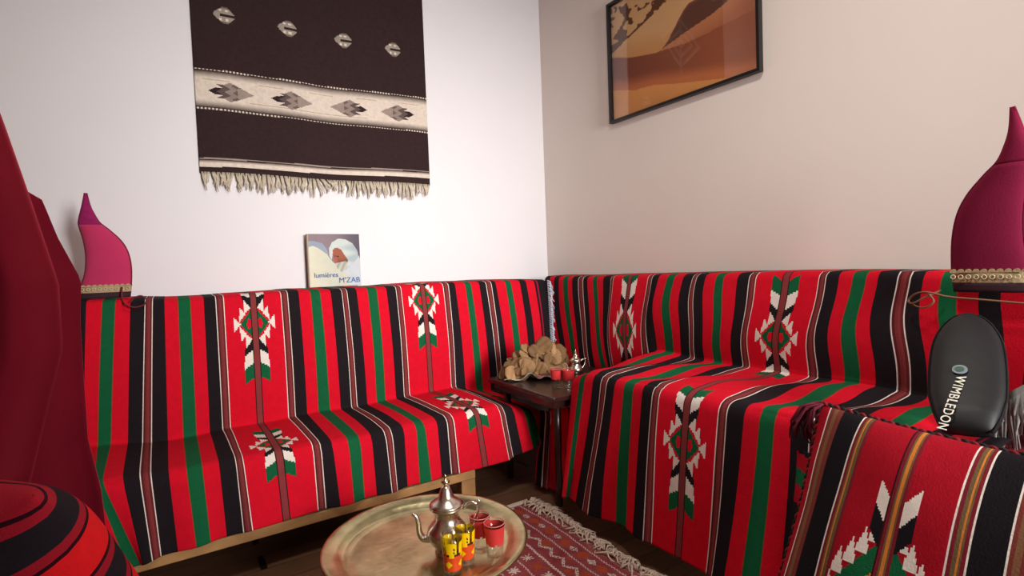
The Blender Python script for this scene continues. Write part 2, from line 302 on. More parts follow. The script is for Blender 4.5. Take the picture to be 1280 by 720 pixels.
def make_throw(name, rows, rads, segn, motifs, vseg, k0, k1, skip, wob, side):
    """rows: list of functions(kidx)->Vector for each profile row. Every column is a rounded polyline through its rows."""
    bm = bmesh.new(); cols = []; info = []
    def colpts(kf):
        K = [r(kf) for r in rows]; out = []
        n = len(K)
        for i in range(n-1):
            a, b = K[i], K[i+1]; L = (b-a).length; d = (b-a)/max(L, 1e-6)
            ra = min(rads[i], L*.45); rb = min(rads[i+1], L*.45)
            cnt = segn[i]
            for j in range(cnt):
                t = j/cnt; s = t*L
                if s < ra and i > 0:
                    p0 = K[i-1]; dp = (a-p0).normalized(); rr = ra
                    q = .5+.5*s/rr; A = a-dp*rr; B = a+d*rr
                    p = A*(1-q)**2+a*2*q*(1-q)+B*q*q
                elif L-s < rb and i+2 < n:
                    dn = (K[i+2]-b).normalized(); rr = rb
                    q = .5-.5*(L-s)/rr; A = b-d*rr; B = b+dn*rr
                    p = A*(1-q)**2+b*2*q*(1-q)+B*q*q
                else: p = a+d*s
                out.append((p, i, t))
        out.append((K[-1], n-2, 1.0))
        return out
    xs = []
    for k in range(k0, k1):
        c = SEQ[k]; n = {'P': 60, 'N': 7, 'B': 6, 'R': 6, 'G': 20}[c]
        if c == 'N': fr = [0, .1, .3, .5, .7, .9, 1]
        elif c == 'G': fr = [0, .05, .25, .5, .75, .95, 1]
        elif k == 42: fr = [0, .18, .3, .6, 1]
        elif c == 'P': fr = [j/64 for j in range(65)]
        else: fr = [0, .2, .4, .6, .8, 1]
        for j in range(len(fr)-1): xs.append((k, fr[j], fr[j+1]))
    verts = []
    ufr = [(k, a) for k, a, b in xs] + [(k1-1, 1.0)]
    for k, f in ufr:
        col = colpts(k+f); vs = []
        for p, i, t in col:
            p = p + wob(k+f, i, t, p); vs.append(bm.verts.new(p))
        verts.append(vs); 
    lay = bm.loops.layers.float_color.new('col')
    base = colpts(k0+.5)
    vstart = [0]
    for L in vseg: vstart.append(vstart[-1]+L)
    for c, (k, fa, fb) in enumerate(xs):
        for r in range(len(base)-1):
            i, t = base[r][1], base[r][2]
            if skip(k, i, t): continue
            t2 = base[r+1][2] if base[r+1][1] == i else 1.0
            v = vstart[i]+vseg[i]*(t+t2)/2
            f = bm.faces.new((verts[c][r], verts[c+1][r], verts[c+1][r+1], verts[c][r+1]))
            q = stripe_col(k, (fa+fb)/2, v, motifs)
            for l in f.loops: l[lay] = (*q, 1)
    loose = [v for v in bm.verts if not v.link_faces]
    for v in loose: bm.verts.remove(v)
    if side == 'L': bmesh.ops.reverse_faces(bm, faces=list(bm.faces))
    o = link(name, bm, M_throw, None, True)
    s = o.modifiers.new('thickness', 'SOLIDIFY'); s.thickness = .004; s.offset = -1
    return o
def arr(A, kf):
    k = int(kf); k = max(0, min(len(A)-2, k)); return A[k]+(A[k+1]-A[k])*(kf-k)
def smz(A):
    B = A[:]
    for _ in range(2): B = [(B[max(i-1, 0)]+B[i]*2+B[min(i+1, len(B)-1)])/4 for i in range(len(B))]
    return B
LCz, LEz, LHz, RCz, REz, RHz, LTz, RTz = map(smz, (LCz, LEz, LHz, RCz, REz, RHz, LTz, RTz))

# left throw ------------------------------------------------------
def tail(kf): return max(0, min(1, (kf-34)/7))
def L0(k): return Vector((arr(LT, k), -.03, arr(LTz, k)+.004))
def L1(k): return Vector((arr(LT, k), -.318, arr(LTz, k)))
def L2(k):
    return Vector((arr(LC, k), -.385, arr(LCz, k)))
def L3(k):
    if k <= 34: return Vector((arr(LE, k), -.855, arr(LEz, k)))
    t = tail(k); return Vector((lerp(-.70, -.70, t), lerp(-.86, -1.06, t), lerp(.36, .42, t)))
def L4(k):
    if k <= 33.0: return Vector((arr(LH, k), -.906, arr(LHz, k)))
    if k <= 34: 
        t = k-33; return Vector((lerp(arr(LH, 33), -.80, t), lerp(-.906, -.93, t), lerp(arr(LHz, 33), .04, t*t)))
    t = tail(k); return Vector((lerp(-.80, -.735, t), lerp(-.93, -1.08, t), .03))
def wobL(kf, i, t, p):
    a = noise.noise(Vector((p.x*3, p.y*3, p.z*2)))*.008
    if i == 1: return Vector((0, a - .018*math.sin(math.pi*t), 0))
    if i == 2: return Vector((0, 0, a+.006*math.sin(math.pi*t)))
    if i == 3:
        w = .01*math.sin(kf*1.7)*t
        if kf > 34: w = .022*math.sin(kf*2.6)
        return Vector((0, a+w, 0))
    return Vector((0, 0, a*.3))
left = make_throw('striped_throw', [L0, L1, L2, L3, L4], [0, .03, .02, .05, 0], [8, 84, 70, 44],
    [(14, .29+.57*.233, 1), (14, .29+.57+.36, .8), (28, .29+.57*.155, .98), (28, .29+.57+.333, .85)], [.29, .57, .47, .24], 1, 43, lambda k, i, t: (k > 33 and i == 2), wobL, 'L')
prop(left, 'red, black and green striped woven throw over the bench below the dark tapestry', 'throw', 'striped bench throws')
def fringe(name, pts_dirs, mat_, parent, rad=.003):
    bm = bmesh.new()
    for pts in pts_dirs: tube(bm, pts, [rad]*(len(pts)-1)+[rad*.5], 5)
    return link(name, bm, mat_, parent, True)
random.seed(3)
fr = []
for i in range(56):
    i = i*80/56; z = .965-.0060*i; y = -.335-.06*(i/80)
    x = lerp(LT[43], LC[43], i/90.)
    L = random.uniform(.012, .034)
    fr.append([(x-.004, y-.004, z), (x+.012, y-.016, z-.006-random.random()*.006), (x+L, y-.012+random.uniform(-.01, .01), z-.02-random.random()*.02), (x+L*random.uniform(.8, 1.1), y-.008, z-.035-random.random()*.02)])
fringe('fringe', fr, M_bluefringe, left, .0024)

# right throw ------------------------------------------------------
def Rv(A, k, x, z): return Vector((x, -arr(A, k), z))
def R0(k): return Rv(RT, k, -.03, arr(RTz, k)+.004)
def R1(k): return Rv(RT, k, -.198, arr(RTz, k))
def R2(k): return Rv(RC, k, -.236, arr(RCz, k)-.14*sst(17, 15.8, k) if k < 17 else arr(RCz, k))
def R3(k): return Rv(RE, k, -.76, arr(REz, k))
RH[17], RH[18], RH[19] = 1.205, 1.217, 1.226
def R4(k): return Rv(RH, k, -.853, arr(RHz, k))
def wobR(kf, i, t, p):
    a = noise.noise(Vector((p.x*3, p.y*3, p.z*2+7)))*.012
    if i == 1:
        s = math.sin(math.pi*t)
        return Vector((a*.8-.03*s, .010*math.sin(t*5.5+kf*.35)*s, 0))
    if i == 2: return Vector((0, .008*math.sin(t*6+kf)*math.sin(math.pi*t), a*.9+.012*math.sin(math.pi*t)*math.sin(kf*.8+t*5)))
    if i == 3: return Vector((a+.014*math.sin(kf*1.3+1.5*t)*t, .006*math.sin(t*4+kf*.5)*t, 0))
    return Vector((0, 0, a*.3))
right = make_throw('striped_throw', [R0, R1, R2, R3, R4], [0, .025, .025, .045, 0], [8, 64, 76, 84],
    [(14, .17+.375*.51, .92), (28, .17+.375*.64, .9), (28, .17+.375+.53+.163, .88)], [.17, .375, .53, .525], 0, 43, lambda k, i, t: (k < 17 and i >= 2), wobR, 'R')
prop(right, 'red, black and green striped woven throw over the bench below the dune picture', 'throw', 'striped bench throws')
del right['group']; del left['group']

# ---------------------------------------------------------------- benches under the throws
def cushion(name, x0, x1, y0, y1, z0, z1, parent, rnd=.03):
    bm = bmesh.new(); box(bm, x0, x1, y0, y1, z0, z1); bevel(bm, rnd, 3); return link(name, bm, M_ticking, parent, True)
b = empty('bench', (-1.7, -.5, 0), 'low wooden bench with pale rail and leg under the throw below the tapestry', 'bench', None)
bm = bmesh.new(); box(bm, -2.58, -1.10, -.892, -.862, .133, .170); bevel(bm, .003, 1); link('front_rail', bm, M_wood, b)
bm = bmesh.new(); box(bm, -2.58, -.92, -.86, -.05, .19, .22); link('slat_base', bm, M_wood, b)
for x in (-2.52, -1.132):
    bm = bmesh.new(); box(bm, x-.034, x+.034, -.885, -.83, 0, .19); bevel(bm, .003, 1); link('leg', bm, M_wood, b)
    bm = bmesh.new(); box(bm, x-.034, x+.034, -.14, -.08, 0, .19); bevel(bm, .003, 1); link('leg', bm, M_wood, b)
cushion('seat_cushion', -2.58, -.92, -.835, -.06, .22, .385, b)
cushion('back_cushion', -2.58, -.30, -.30, -.02, .40, .962, b, .02)
b = empty('bench', (-.45, -1.8, 0), 'taller cushioned bench draped to the floor, along the wall with the dune picture', 'bench', None)
bm = bmesh.new(); box(bm, -.70, -.05, -2.95, -1.20, .14, .2); link('slat_base', bm, M_wood, b)
for y in (-2.9, -1.28):
    for x in (-.66, -.1):
        bm = bmesh.new(); box(bm, x-.03, x+.03, y-.03, y+.03, 0, .14); link('leg', bm, M_wood, b)
cushion('seat_cushion', -.72, -.05, -2.95, -1.20, .2, .58, b)
cushion('back_cushion', -.172, -.02, -2.95, -.32, .46, .968, b, .02)

# ---------------------------------------------------------------- tapestry on the left wall
def grid_sheet(name, x0, x1, z0, z1, nx, nz, fn, disp, m, thick, parent=None, axis='y', plane=0.):
    """upright sheet; fn(u,v)->colour, u 0..1 left to right as seen, v 0..1 bottom to top"""
    bm = bmesh.new(); lay = bm.loops.layers.float_color.new('col'); V = []
    for j in range(nz+1):
        row = []
        for i in range(nx+1):
            u, v = i/nx, j/nz; s = lerp(x0, x1, u); z = lerp(z0, z1, v); d = disp(u, v)
            row.append(bm.verts.new((s, plane-d[0], z+d[1]) if axis == 'y' else (plane-d[0], s, z+d[1])))
        V.append(row)
    for j in range(nz):
        for i in range(nx):
            f = bm.faces.new((V[j][i], V[j][i+1], V[j+1][i+1], V[j+1][i])); q = fn((i+.5)/nx, (j+.5)/nz)
            for l in f.loops: l[lay] = (*q, 1)
    o = link(name, bm, m, parent, True)
    s = o.modifiers.new('thickness', 'SOLIDIFY'); s.thickness = thick; s.offset = -1 
    return o
TX0, TX1, TZ0, TZ1 = -2.036, -.858, 1.552, 3.45
TD, TC = s2l((50, 36, 36)), s2l((212, 198, 184))
def arrow(dx, dz):
    """feathered arrow pointing to +dx, half length .1, half height .055"""
    x, z = dx/.1, abs(dz)/.052
    if x > 1 or x < -1 or z > 1: return None
    for n, zc in enumerate((0, .33, .66)):
        pass
    lim = 1-abs(x-(-.15))*0 
    edge = (1-x)/1.15 if x > -.15 else 1.0
    if z > min(1, edge): return None
    band = int(z*3.2)
    saw = -1+.33*band+.55*((z*3.2) % 1 if band % 2 == 0 else 1-(z*3.2) % 1)*.55
    if x < saw: return None
    q = (x-saw)+.18*band
    sh = [s2l((48, 36, 38)), s2l((92, 78, 76)), s2l((142, 126, 118)), s2l((104, 90, 84))]
    n = int(q/.34+band*.5)
    if x > .25 and z < .5: return s2l((150, 134, 124))
    return sh[n % 4]
def tapcol(u, v):
    x = lerp(TX0, TX1, u); z = lerp(TZ0, TZ1, v)
    b0, b1 = 1.85+.004*u, 2.047+.02*u
    if b0 < z < b1:
        e = min(z-b0, b1-z)
        if e < .004: return TD
        if e < .010: return TC if int(x/.008) % 2 else s2l((90, 76, 70))
        if e < .014: return s2l((44, 32, 32))
        for xc, sg in ((-1.882, 1), (-1.605, 1), (-1.316, -1), (-1.040, -1)):
            q = arrow((x-xc)*sg, z-(b0+b1)/2+.006)
            if q: return q
        if .052 < e < .054: return s2l((180, 162, 140))
        return mixc(s2l((70, 54, 50)), TC, (e-.014)/.034)
    lo = 1.600+.012*u
    if lo-.018 < z < lo+.024:
        if z > lo+.018: return s2l((150, 136, 126))
        if z > lo+.013: return TD
        return mixc(TC, s2l((96, 82, 76)), max(0, (z-lo)/.013))
    mx_, mz_ = abs(x+1.47)/.30, abs(z-2.84)/.24
    if mx_+mz_ < 1:
        w = (mx_+mz_)*6
        if int(w) % 2 == 0 or mx_ < .04: return mixc(s2l((96, 84, 78)), TC, (w % 1)*.8)
    for xc in (-1.897, -1.612, -1.330, -1.050):
        for zc in (2.31, 3.30):
            dx, dz = (x-xc)/.048, (z-zc)/.040
            if abs(dx) < 1 and abs(dz) < 1:
                az = abs(dz)
                if abs(dx) < .98-.5*max(0, az-.3)-(.55*az if dx < 0 else .3*az) and not (az < .16 and dx > -.35):
                    if abs(az-.55) < .13 and (abs(dx-.25) < .13 or abs(dx+.3) < .13): return TC
                    return s2l((150, 140, 128)) if az < .75 else s2l((112, 100, 92))
    return TD
tap = grid_sheet('tapestry', TX0, TX1, TZ0, TZ1, 300, 460, tapcol, lambda u, v: (.010+.004*math.sin(u*21)+.006*noise.noise(Vector((u*4, v*4, 1))), .004*math.sin(u*9)), M_tap, .004)
prop(tap, 'dark brown woven tapestry with cream band and fringe hanging on the wall', 'wall hanging')
random.seed(5); fr = []
for i in range(112):
    u = (i+random.random()*.6)/112; x = lerp(TX0+.004, TX1-.004, u); z = TZ0+.004*math.sin(u*9)+.004; y = -.014
    L = random.uniform(.05, .10); 
    if .45 < u < .6: L *= .75
    tw = random.uniform(-.022, .022)+(.03 if .44 < u < .52 else 0)
    fr.append([(x, y, z), (x+tw*.3, y-.010, z-L*.35), (x+tw*.9, y-.013, z-L*.7), (x+tw*.8+random.uniform(-.008, .008), y-.009, z-L)])
    if random.random() < .75:
        fr.append([(x+.003, y-.002, z), (x+tw*.4+.004, y-.012, z-L*.4), (x+tw*.9+.003, y-.014, z-L*.9)])
fringe('fringe', fr, M_fringe, tap, .0036)
bm = bmesh.new(); tube(bm, [(TX0-.03, -.022, TZ1+.008), (TX1+.03, -.022, TZ1+.008)], .009, 10); link('hanging_rod', bm, M_darkwood, tap)

# ---------------------------------------------------------------- framed dune picture on the right wall
PY1, PY2, PZ0, PZ1 = -.6755, -1.5903, 1.848, 2.513
pic = empty('framed_picture', (0, (PY1+PY2)/2, PZ0), 'black framed picture of orange desert dunes hanging on the right wall', 'picture')
bm = bmesh.new(); fwid = .014; d0, d1 = -.004, -.032
for a in ((d1, d0, PY2, PY2+fwid, PZ0, PZ1), (d1, d0, PY1-fwid, PY1, PZ0, PZ1), (d1, d0, PY2+fwid, PY1-fwid, PZ0, PZ0+fwid), (d1, d0, PY2+fwid, PY1-fwid, PZ1-fwid, PZ1)): box(bm, *a)
link('frame', bm, M_frame, pic)
CR = [(-.6, 2.23), (-.7, 2.212), (-.823, 2.169), (-.993, 2.132), (-1.085, 2.122), (-1.219, 2.107), (-1.31, 2.11), (-1.6, 2.12)]
LW = [(-.6, 2.04), (-.708, 2.02), (-.845, 1.979), (-.987, 1.965), (-1.117, 1.93), (-1.293, 1.89), (-1.471, 1.85), (-1.6, 1.83)]
HI = [(-.6, 2.5), (-.9, 2.28), (-.996, 2.238), (-1.126, 2.225), (-1.222, 2.201), (-1.356, 2.197), (-1.488, 2.2), (-1.6, 2.22)]
def dune(u, v):
    y = lerp(PY1, PY2, u); z = lerp(PZ0, PZ1, v)
    f = lambda P: pw(-y, [(-a, b) for a, b in P])
    n = noise.fractal(Vector((y*5, z*9, 0)), 1, 2, 4)*.03
    cr, lw, hi = f(CR), f(LW), f(HI); n2 = .012*math.sin(y*60+z*25)
    if z < lw: c = mixc(s2l((240, 168, 98)), s2l((204, 118, 72)), sst(.0, .12, lw-z)*(u*.8))
    elif z < cr: c = mixc(s2l((138, 76, 58)), s2l((214, 128, 80)), sst(.09, 0, z-lw)*.9 + .45*u)
    else: c = mixc(s2l((226, 166, 104)), s2l((238, 190, 134)), sst(0, .15, z-cr)+n)
    # upper dune and its dark shade face
    if u > .38:
        top = lerp(2.13, 2.30, sst(.38, .62, u))-.05*sst(.62, 1, u)
        bot = pw(u, [(.38, 2.13), (.55, 2.16), (.75, 2.19), (1, 2.26)])
        if bot < z < top: c = mixc(s2l((112, 72, 58)), s2l((150, 92, 60)), sst(.02, 0, top-z))
        elif cr < z <= bot: c = mixc(s2l((212, 140, 96)), s2l((190, 116, 80)), sst(0, .1, bot-z))
    # dark rocks at the upper left
    q = noise.fractal(Vector((y*9+z*7, z*13-y*6, 3)), 1, 2, 3)
    if z > 2.27+.28*(u-.1) and u < .50 and q > .06: c = mixc(c, s2l((112, 70, 48)), sst(.06, .12, q))
    k = 1+n*1.2
    return (c[0]*k, c[1]*k, c[2]*k)
grid_sheet('print', PY1-fwid, PY2+fwid, PZ0+fwid, PZ1-fwid, 180, 130, dune, lambda u, v: (0, 0), M_print, .001, pic, 'x', -.010)
bm = bmesh.new(); box(bm, -.020, -.017, PY2+fwid+.0005, PY1-fwid-.0005, PZ0+fwid+.0005, PZ1-fwid-.0005)
M_pane = thin_glass('picture_glass', (.98, .98, .98), 1.6); link('glass_pane', bm, M_pane, pic)

# ---------------------------------------------------------------- book on top of the bench back
BX0, BX1, BZ0, BZ1 = -1.578, -1.308, .985, 1.262
bk = empty('book', (-1.44, -.06, .985), 'large book showing an old bearded man in a white hood, propped above the throw', 'book')
bm = bmesh.new(); box(bm, BX0+.006, BX1-.004, -.052, -.028, BZ0+.003, BZ1-.004); link('pages', bm, M_page, bk)
bm = bmesh.new()
for a in ((BX0, BX1, -.028, -.024, BZ0, BZ1), (BX0, BX0+.005, -.056, -.024, BZ0, BZ1)): box(bm, *a)
link('cover', bm, mat('book_board', (176, 158, 136), .6), bk)
def bookcol(u, v):
    x, y = u, 1-v          # y down from the top
    c = mixc(s2l((150, 132, 140)), s2l((96, 88, 100)), sst(.3, 1, x))
    if inpoly(x, y, [(0, .14), (.12, .13), (.28, .18), (.36, .3), (.40, .5), (0, .5)]): c = s2l((158, 170, 188))
    if inpoly(x, y, [(0, .25), (.1, .22), (.2, .27), (.35, .38), (.45, .52), (.62, .68), (.78, .8), (.85, 1), (0, 1)]): c = mixc(s2l((232, 230, 206)), s2l((214, 216, 196)), sst(0, .6, x))
    if inpoly(x, y, [(.62, .68), (.8, .6), (.98, .42), (1, .5), (1, 1), (.8, 1), (.74, .78)]): c = s2l((208, 216, 222))
    if inpoly(x, y, [(.40, .27), (.46, .16), (.58, .09), (.72, .10), (.86, .18), (.95, .32), (.97, .45), (.86, .56), (.76, .66), (.72, .62), (.76, .5), (.62, .3), (.5, .26), (.46, .4), (.44, .5), (.40, .42)]):
        c = mixc(s2l((214, 224, 218)), s2l((176, 192, 196)), sst(.6, .95, x+.1*math.sin(y*30)))
    if inpoly(x, y, [(.47, .30), (.55, .26), (.63, .30), (.74, .48), (.72, .6), (.6, .55), (.52, .55), (.49, .48), (.46, .4)]): c = mixc(s2l((168, 92, 64)), s2l((112, 62, 52)), sst(.42, .55, y)*.8)
    if inpoly(x, y, [(.50, .41), (.58, .42), (.58, .44), (.50, .435)]): c = s2l((70, 40, 38))
    if inpoly(x, y, [(.47, .47), (.53, .42), (.56, .53), (.50, .54)]): c = s2l((184, 92, 66))
    if inpoly(x, y, [(.50, .56), (.60, .54), (.72, .52), (.75, .58), (.72, .68), (.62, .73), (.54, .66)]): c = mixc(s2l((206, 206, 190)), s2l((166, 170, 158)), .5+.5*math.sin(x*60+y*30))
    n = 1+.05*noise.noise(Vector((x*9, y*9, 0)))
    return tuple(q*n*.82 for q in c)
grid_sheet('cover_picture', BX0+.001, BX1, BZ0, BZ1, 120, 120, bookcol, lambda u, v: (0, 0), M_print, .003, bk, 'y', -.0535)
def text(name, body, size, loc, rx, ry, rz, m, parent, ext=.0004, sx=1):
    cu = bpy.data.curves.new(name, 'FONT'); cu.body = body; cu.size = size; cu.extrude = ext
    t = bpy.data.objects.new(name, cu); me = bpy.data.meshes.new_from_object(t); bpy.data.objects.remove(t)
    me.transform(Matrix.Diagonal((sx, 1, 1, 1))); me.materials.append(m)
    M = Matrix.Translation(loc) @ (Matrix.Rotation(rz, 4, 'Z') @ Matrix.Rotation(rx, 4, 'X') @ Matrix.Rotation(ry, 4, 'Z'))
    off = Vector((0, 0, 0)); p = parent
    while p is not None: off += p.location; p = p.parent
    me.transform(Matrix.Translation(-off) @ M)
    o = bpy.data.objects.new(name, me); C.objects.link(o); o.parent = parent; return o
text('title_lettering', 'lumières', .036, (BX0+.025, -.0575, BZ0+.050), R(90), 0, 0, M_bluetxt, bk)
text('title_lettering', "M'ZAB", .040, (BX0+.150, -.0575, BZ0+.018), R(90), 0, 0, M_bluetxt, bk)

# ---------------------------------------------------------------- flame shaped felt ornaments
def outline(n=40):
    # local: s across (0..1 from the straight side), h up; mirrored as needed. tip leans to s=.1
    Lp = smoothpts([(.0, 0, 0), (.08, 0, .12), (.15, 0, .25), (.16, 0, .40), (.11, 0, .55), (.02, 0, .69), (.02, 0, .76), (.07, 0, .88), (.11, 0, 1.0)], 8)
    Rp = smoothpts([(1.0, 0, 0), (1.02, 0, .13), (1.01, 0, .30), (.94, 0, .44), (.80, 0, .55), (.58, 0, .65), (.40, 0, .72), (.29, 0, .80), (.21, 0, .88), (.14, 0, 1.0)], 8)
    return Lp, Rp
def flame(name, P, label, H, Wd, dark):
    """P(s,h,d): maps width fraction*Wd, height, depth to world"""
    root = empty(name, P(.5*Wd, 0, 0), label, 'ornament', None)
    Lp, Rp = outline()
    def at(pl, h):
        for a, b in zip(pl, pl[1:]):
            if a.z <= h <= b.z: return a.x+(b.x-a.x)*(h-a.z)/max(1e-6, b.z-a.z)
        return pl[-1].x
    def body(h0, h1, n, T, ex=0):
        bm = bmesh.new(); rings = []
        for i in range(n+1):
            h = lerp(h0, h1, i/n); a, b = at(Lp, h)*Wd-ex, at(Rp, h)*Wd+ex; c = (a+b)/2; hw = (b-a)/2
            t = min(T, hw*.8)
            rings.append([bm.verts.new(P(c+hw*math.copysign(abs(math.cos(q))**.8, math.cos(q)), h*H, t*math.sin(q))) for q in [2*math.pi*k/28 for k in range(28)]])
        for r, s in zip(rings, rings[1:]):
            for k in range(28): bm.faces.new((r[k], r[(k+1) % 28], s[(k+1) % 28], s[k]))
        bm.faces.new(rings[0][::-1]); bm.faces.new(rings[-1])
        bmesh.ops.recalc_face_normals(bm, faces=list(bm.faces)); return bm
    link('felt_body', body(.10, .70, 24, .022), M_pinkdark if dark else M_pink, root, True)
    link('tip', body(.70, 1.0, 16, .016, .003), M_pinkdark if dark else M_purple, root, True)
    bm = bmesh.new(); tube(bm, [P(v.x*Wd, v.z*H, -.002) for v in Lp if v.z >= .10], .0035, 6); tube(bm, [P(v.x*Wd, v.z*H, -.002) for v in Rp if v.z >= .10], .0035, 6)
    link('edge_piping', bm, M_pinkdark, root, True)
    link('base_band', body(0, .055, 3, .023, .003), M_band, root, True)
    bm = body(.055, .115, 4, .0235, .003)
    n = 9 if not dark else 10
    for i in range(n):
        s = (i+.5)/n
        a, b = at(Lp, .11)*Wd, at(Rp, .11)*Wd; x = lerp(a, b, s); w = (b-a)/n
        pts = [P(x+w*.5*math.cos(q), H*.112+w*(.45 if not dark else .62)*math.sin(q), -.0245) for q in [math.pi*k/6 for k in range(7)]]
        pts2 = [p-(P(0, 0, .02)-P(0, 0, 0)).normalized()*-.004 for p in pts]
        v1 = [bm.verts.new(p) for p in pts]; v2 = [bm.verts.new(p) for p in pts2]
        bm.faces.new(v1); bm.faces.new(v2[::-1])
        for k in range(6): bm.faces.new((v1[k], v1[k+1], v2[k+1], v2[k]))
    link('scalloped_trim', bm, M_trim, root)
    bm = bmesh.new()
    for i in range(n):
        s = (i+.5)/n; a, b = at(Lp, .09)*Wd, at(Rp, .09)*Wd; x = lerp(a, b, s)
        tube(bm, [P(x+.0055*math.cos(q), H*.088+.0055*math.sin(q), -.0268) for q in [2*math.pi*k/10 for k in range(11)]], .0014, 5, False)
    link('trim_rings', bm, mat('pale_trim', (206, 190, 156), .7), root, True)
    return root
HL = 1.402-.985
fl = flame('felt_ornament', lambda s, h, d: Vector((-2.492+s+.07*h, -.25+d, .988+h)), 'pink flame-shaped felt ornament with purple tip standing beside the red curtain', HL, .170, False)
bm = bmesh.new()
tube(bm, smoothpts([(-2.345, -.280, 1.03), (-2.345, -.300, .985), (-2.333, -.345, .962), (-2.305, -.349, .948), (-2.274, -.348, .956), (-2.262, -.346, .975), (-2.280, -.345, .992), (-2.303, -.345, .985), (-2.318, -.345, .968)], 6), .0032, 7)
link('cord', bm, M_cordred, fl, True)
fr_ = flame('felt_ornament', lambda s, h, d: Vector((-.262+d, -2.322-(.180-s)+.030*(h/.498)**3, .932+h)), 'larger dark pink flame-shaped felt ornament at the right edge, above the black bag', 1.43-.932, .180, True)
bm = bmesh.new()
tube(bm, smoothpts([(-.262, -2.29, .935), (-.29, -2.26, .915), (-.285, -2.225, .895), (-.272, -2.212, .905), (-.28, -2.235, .925), (-.29, -2.27, .93), (-.29, -2.32, .918), (-.29, -2.42, .910), (-.285, -2.55, .898)], 6), .0030, 6)
tube(bm, smoothpts([(-.288, -2.265, .93), (-.30, -2.285, .905), (-.295, -2.262, .885), (-.285, -2.235, .888), (-.283, -2.216, .900)], 6), .0026, 6)
link('cord', bm, M_cord, fr_, True)

# ---------------------------------------------------------------- red curtain at far left
def make_curtain():
    root = empty('curtain', (-2.6, -1.2, .02), 'dark red velvet curtain gathered at the far left edge, beside the bench end', 'curtain')
    def layer(nm, edge, yb, x_in, ph, T):
        bm = bmesh.new(); V = []; nz, nu = 110, 70
        for j in range(nz+1):
            z = lerp(.03, 2.9, j/nz); xe = pw(z, edge); row = []
            for i in range(nu+1):
                u = i/nu; x = lerp(xe, x_in-.0*z, u)
                A = .055*min(1, u*6+.15)
                y = yb - .34*u + A*math.sin(ph+u*15+1.3*z) + .02*math.sin(u*31+z*2.2)*min(1, u*5) + .02*noise.noise(Vector((u*6, z*2.5, ph)))
                row.append(bm.verts.new((x, y, z)))
            V.append(row)
        for j in range(nz):
            for i in range(nu): bm.faces.new((V[j][i], V[j][i+1], V[j+1][i+1], V[j+1][i]))
        o = link(nm, bm, M_velvet, root, True)
        s = o.modifiers.new('thickness', 'SOLIDIFY'); s.thickness = T; s.offset = 0
        return o
    layer('velvet_panel', [(0, -2.372), (.28, -2.372), (.45, -2.380), (.60, -2.402), (.95, -2.400), (1.06, -2.392), (1.18, -2.436), (1.28, -2.462), (1.303, -2.475), (1.311, -2.51), (1.33, -2.60), (1.6, -2.75), (2.9, -2.8)], -1.0, -3.0, .4, .006)
    layer('front_panel', [(0, -2.50), (.5, -2.50), (.9, -2.40), (1.05, -2.40), (1.25, -2.440), (1.40, -2.472), (1.7, -2.54), (2.2, -2.66), (2.9, -2.84)], -1.30, -3.0, 2.1, .006)
    bm = bmesh.new(); tube(bm, [(-3.04, -1.5, 2.93), (-2.2, -1.0, 2.93)], .014, 12); link('curtain_rod', bm, M_darkwood, root)
make_curtain()

# ---------------------------------------------------------------- cushions
def pillow(name, O, ax, ay, az, w, h, T, colfn, label, pipecols, nx=110, ny=110, piping=True, m=M_throw, group=None):
    """O: centre; ax right, ay up, az front normals; w,h full size; T half thickness"""
    root = empty(name, O, label, 'cushion', group)
    ax, ay, az = Vector(ax).normalized(), Vector(ay).normalized(), Vector(az).normalized(); O = Vector(O)
    def P(u, v, sgn):
        a, b = abs(2*u-1), abs(2*v-1)
        th = T*(max(0, 1-a**2.6)**.55)*(max(0, 1-b**2.6)**.55)
        pin = 1-.06*(1-a*a)*b**3; pin2 = 1-.06*(1-b*b)*a**3
        n = .006*noise.noise(Vector((u*5, v*5, sgn+w)))
        return O+ax*((u-.5)*w*pin2)+ay*((v-.5)*h*pin)+az*(sgn*th+n*min(1, th/T*3))
    bm = bmesh.new(); lay = bm.loops.layers.float_color.new('col')
    for sgn in (1, -1):
        V = [[bm.verts.new(P(i/nx, j/ny, sgn)) for i in range(nx+1)] for j in range(ny+1)]
        for j in range(ny):
            for i in range(nx):
                q = (V[j][i], V[j][i+1], V[j+1][i+1], V[j+1][i])
                f = bm.faces.new(q if sgn > 0 else q[::-1]); c = colfn((i+.5)/nx, (j+.5)/ny, sgn)
                for l in f.loops: l[lay] = (*c, 1)
    bmesh.ops.remove_doubles(bm, verts=[v for v in bm.verts if v.is_boundary], dist=.0004)
    link('cushion_case', bm, m, root, True)
    if piping:
        path = []
        for k in range(160): path.append(P(k/160, 1, 1))
        for k in range(160): path.append(P(1, 1-k/160, 1))
        for k in range(160): path.append(P(1-k/160, 0, 1))
        for k in range(160): path.append(P(0, k/160, 1))
        path.append(path[0])
        for s, (cn, cc) in enumerate(pipecols):
            bm = bmesh.new(); pts = []
            for k, p in enumerate(path):
                d = (path[min(k+1, len(path)-1)]-path[max(k-1, 0)]).normalized(); n1 = az; n2 = d.cross(az)
                q = k*.95+s*math.pi; pts.append(p+(n1*math.cos(q)+n2*math.sin(q))*.0035)
            tube(bm, pts, .0042, 6); link('braided_cord', bm, cc, root, True)
    return root
OR_, DR = s2l((200, 118, 48)), s2l((158, 14, 32))
OLV = s2l((104, 84, 56)); MAR = s2l((116, 30, 40)); TAN = s2l((150, 96, 70))
def band(f, warm):
    """decorated narrow band, f 0..1"""
    if f < .07 or f > .93: return WHT
    if warm:
        if .45 < f < .55: return OR_
        if .3 < f < .7: return OLV
        return MAR
    if .35 < f < .65: return s2l((122, 84, 58))
    return s2l((116, 52, 46))
PW = .70
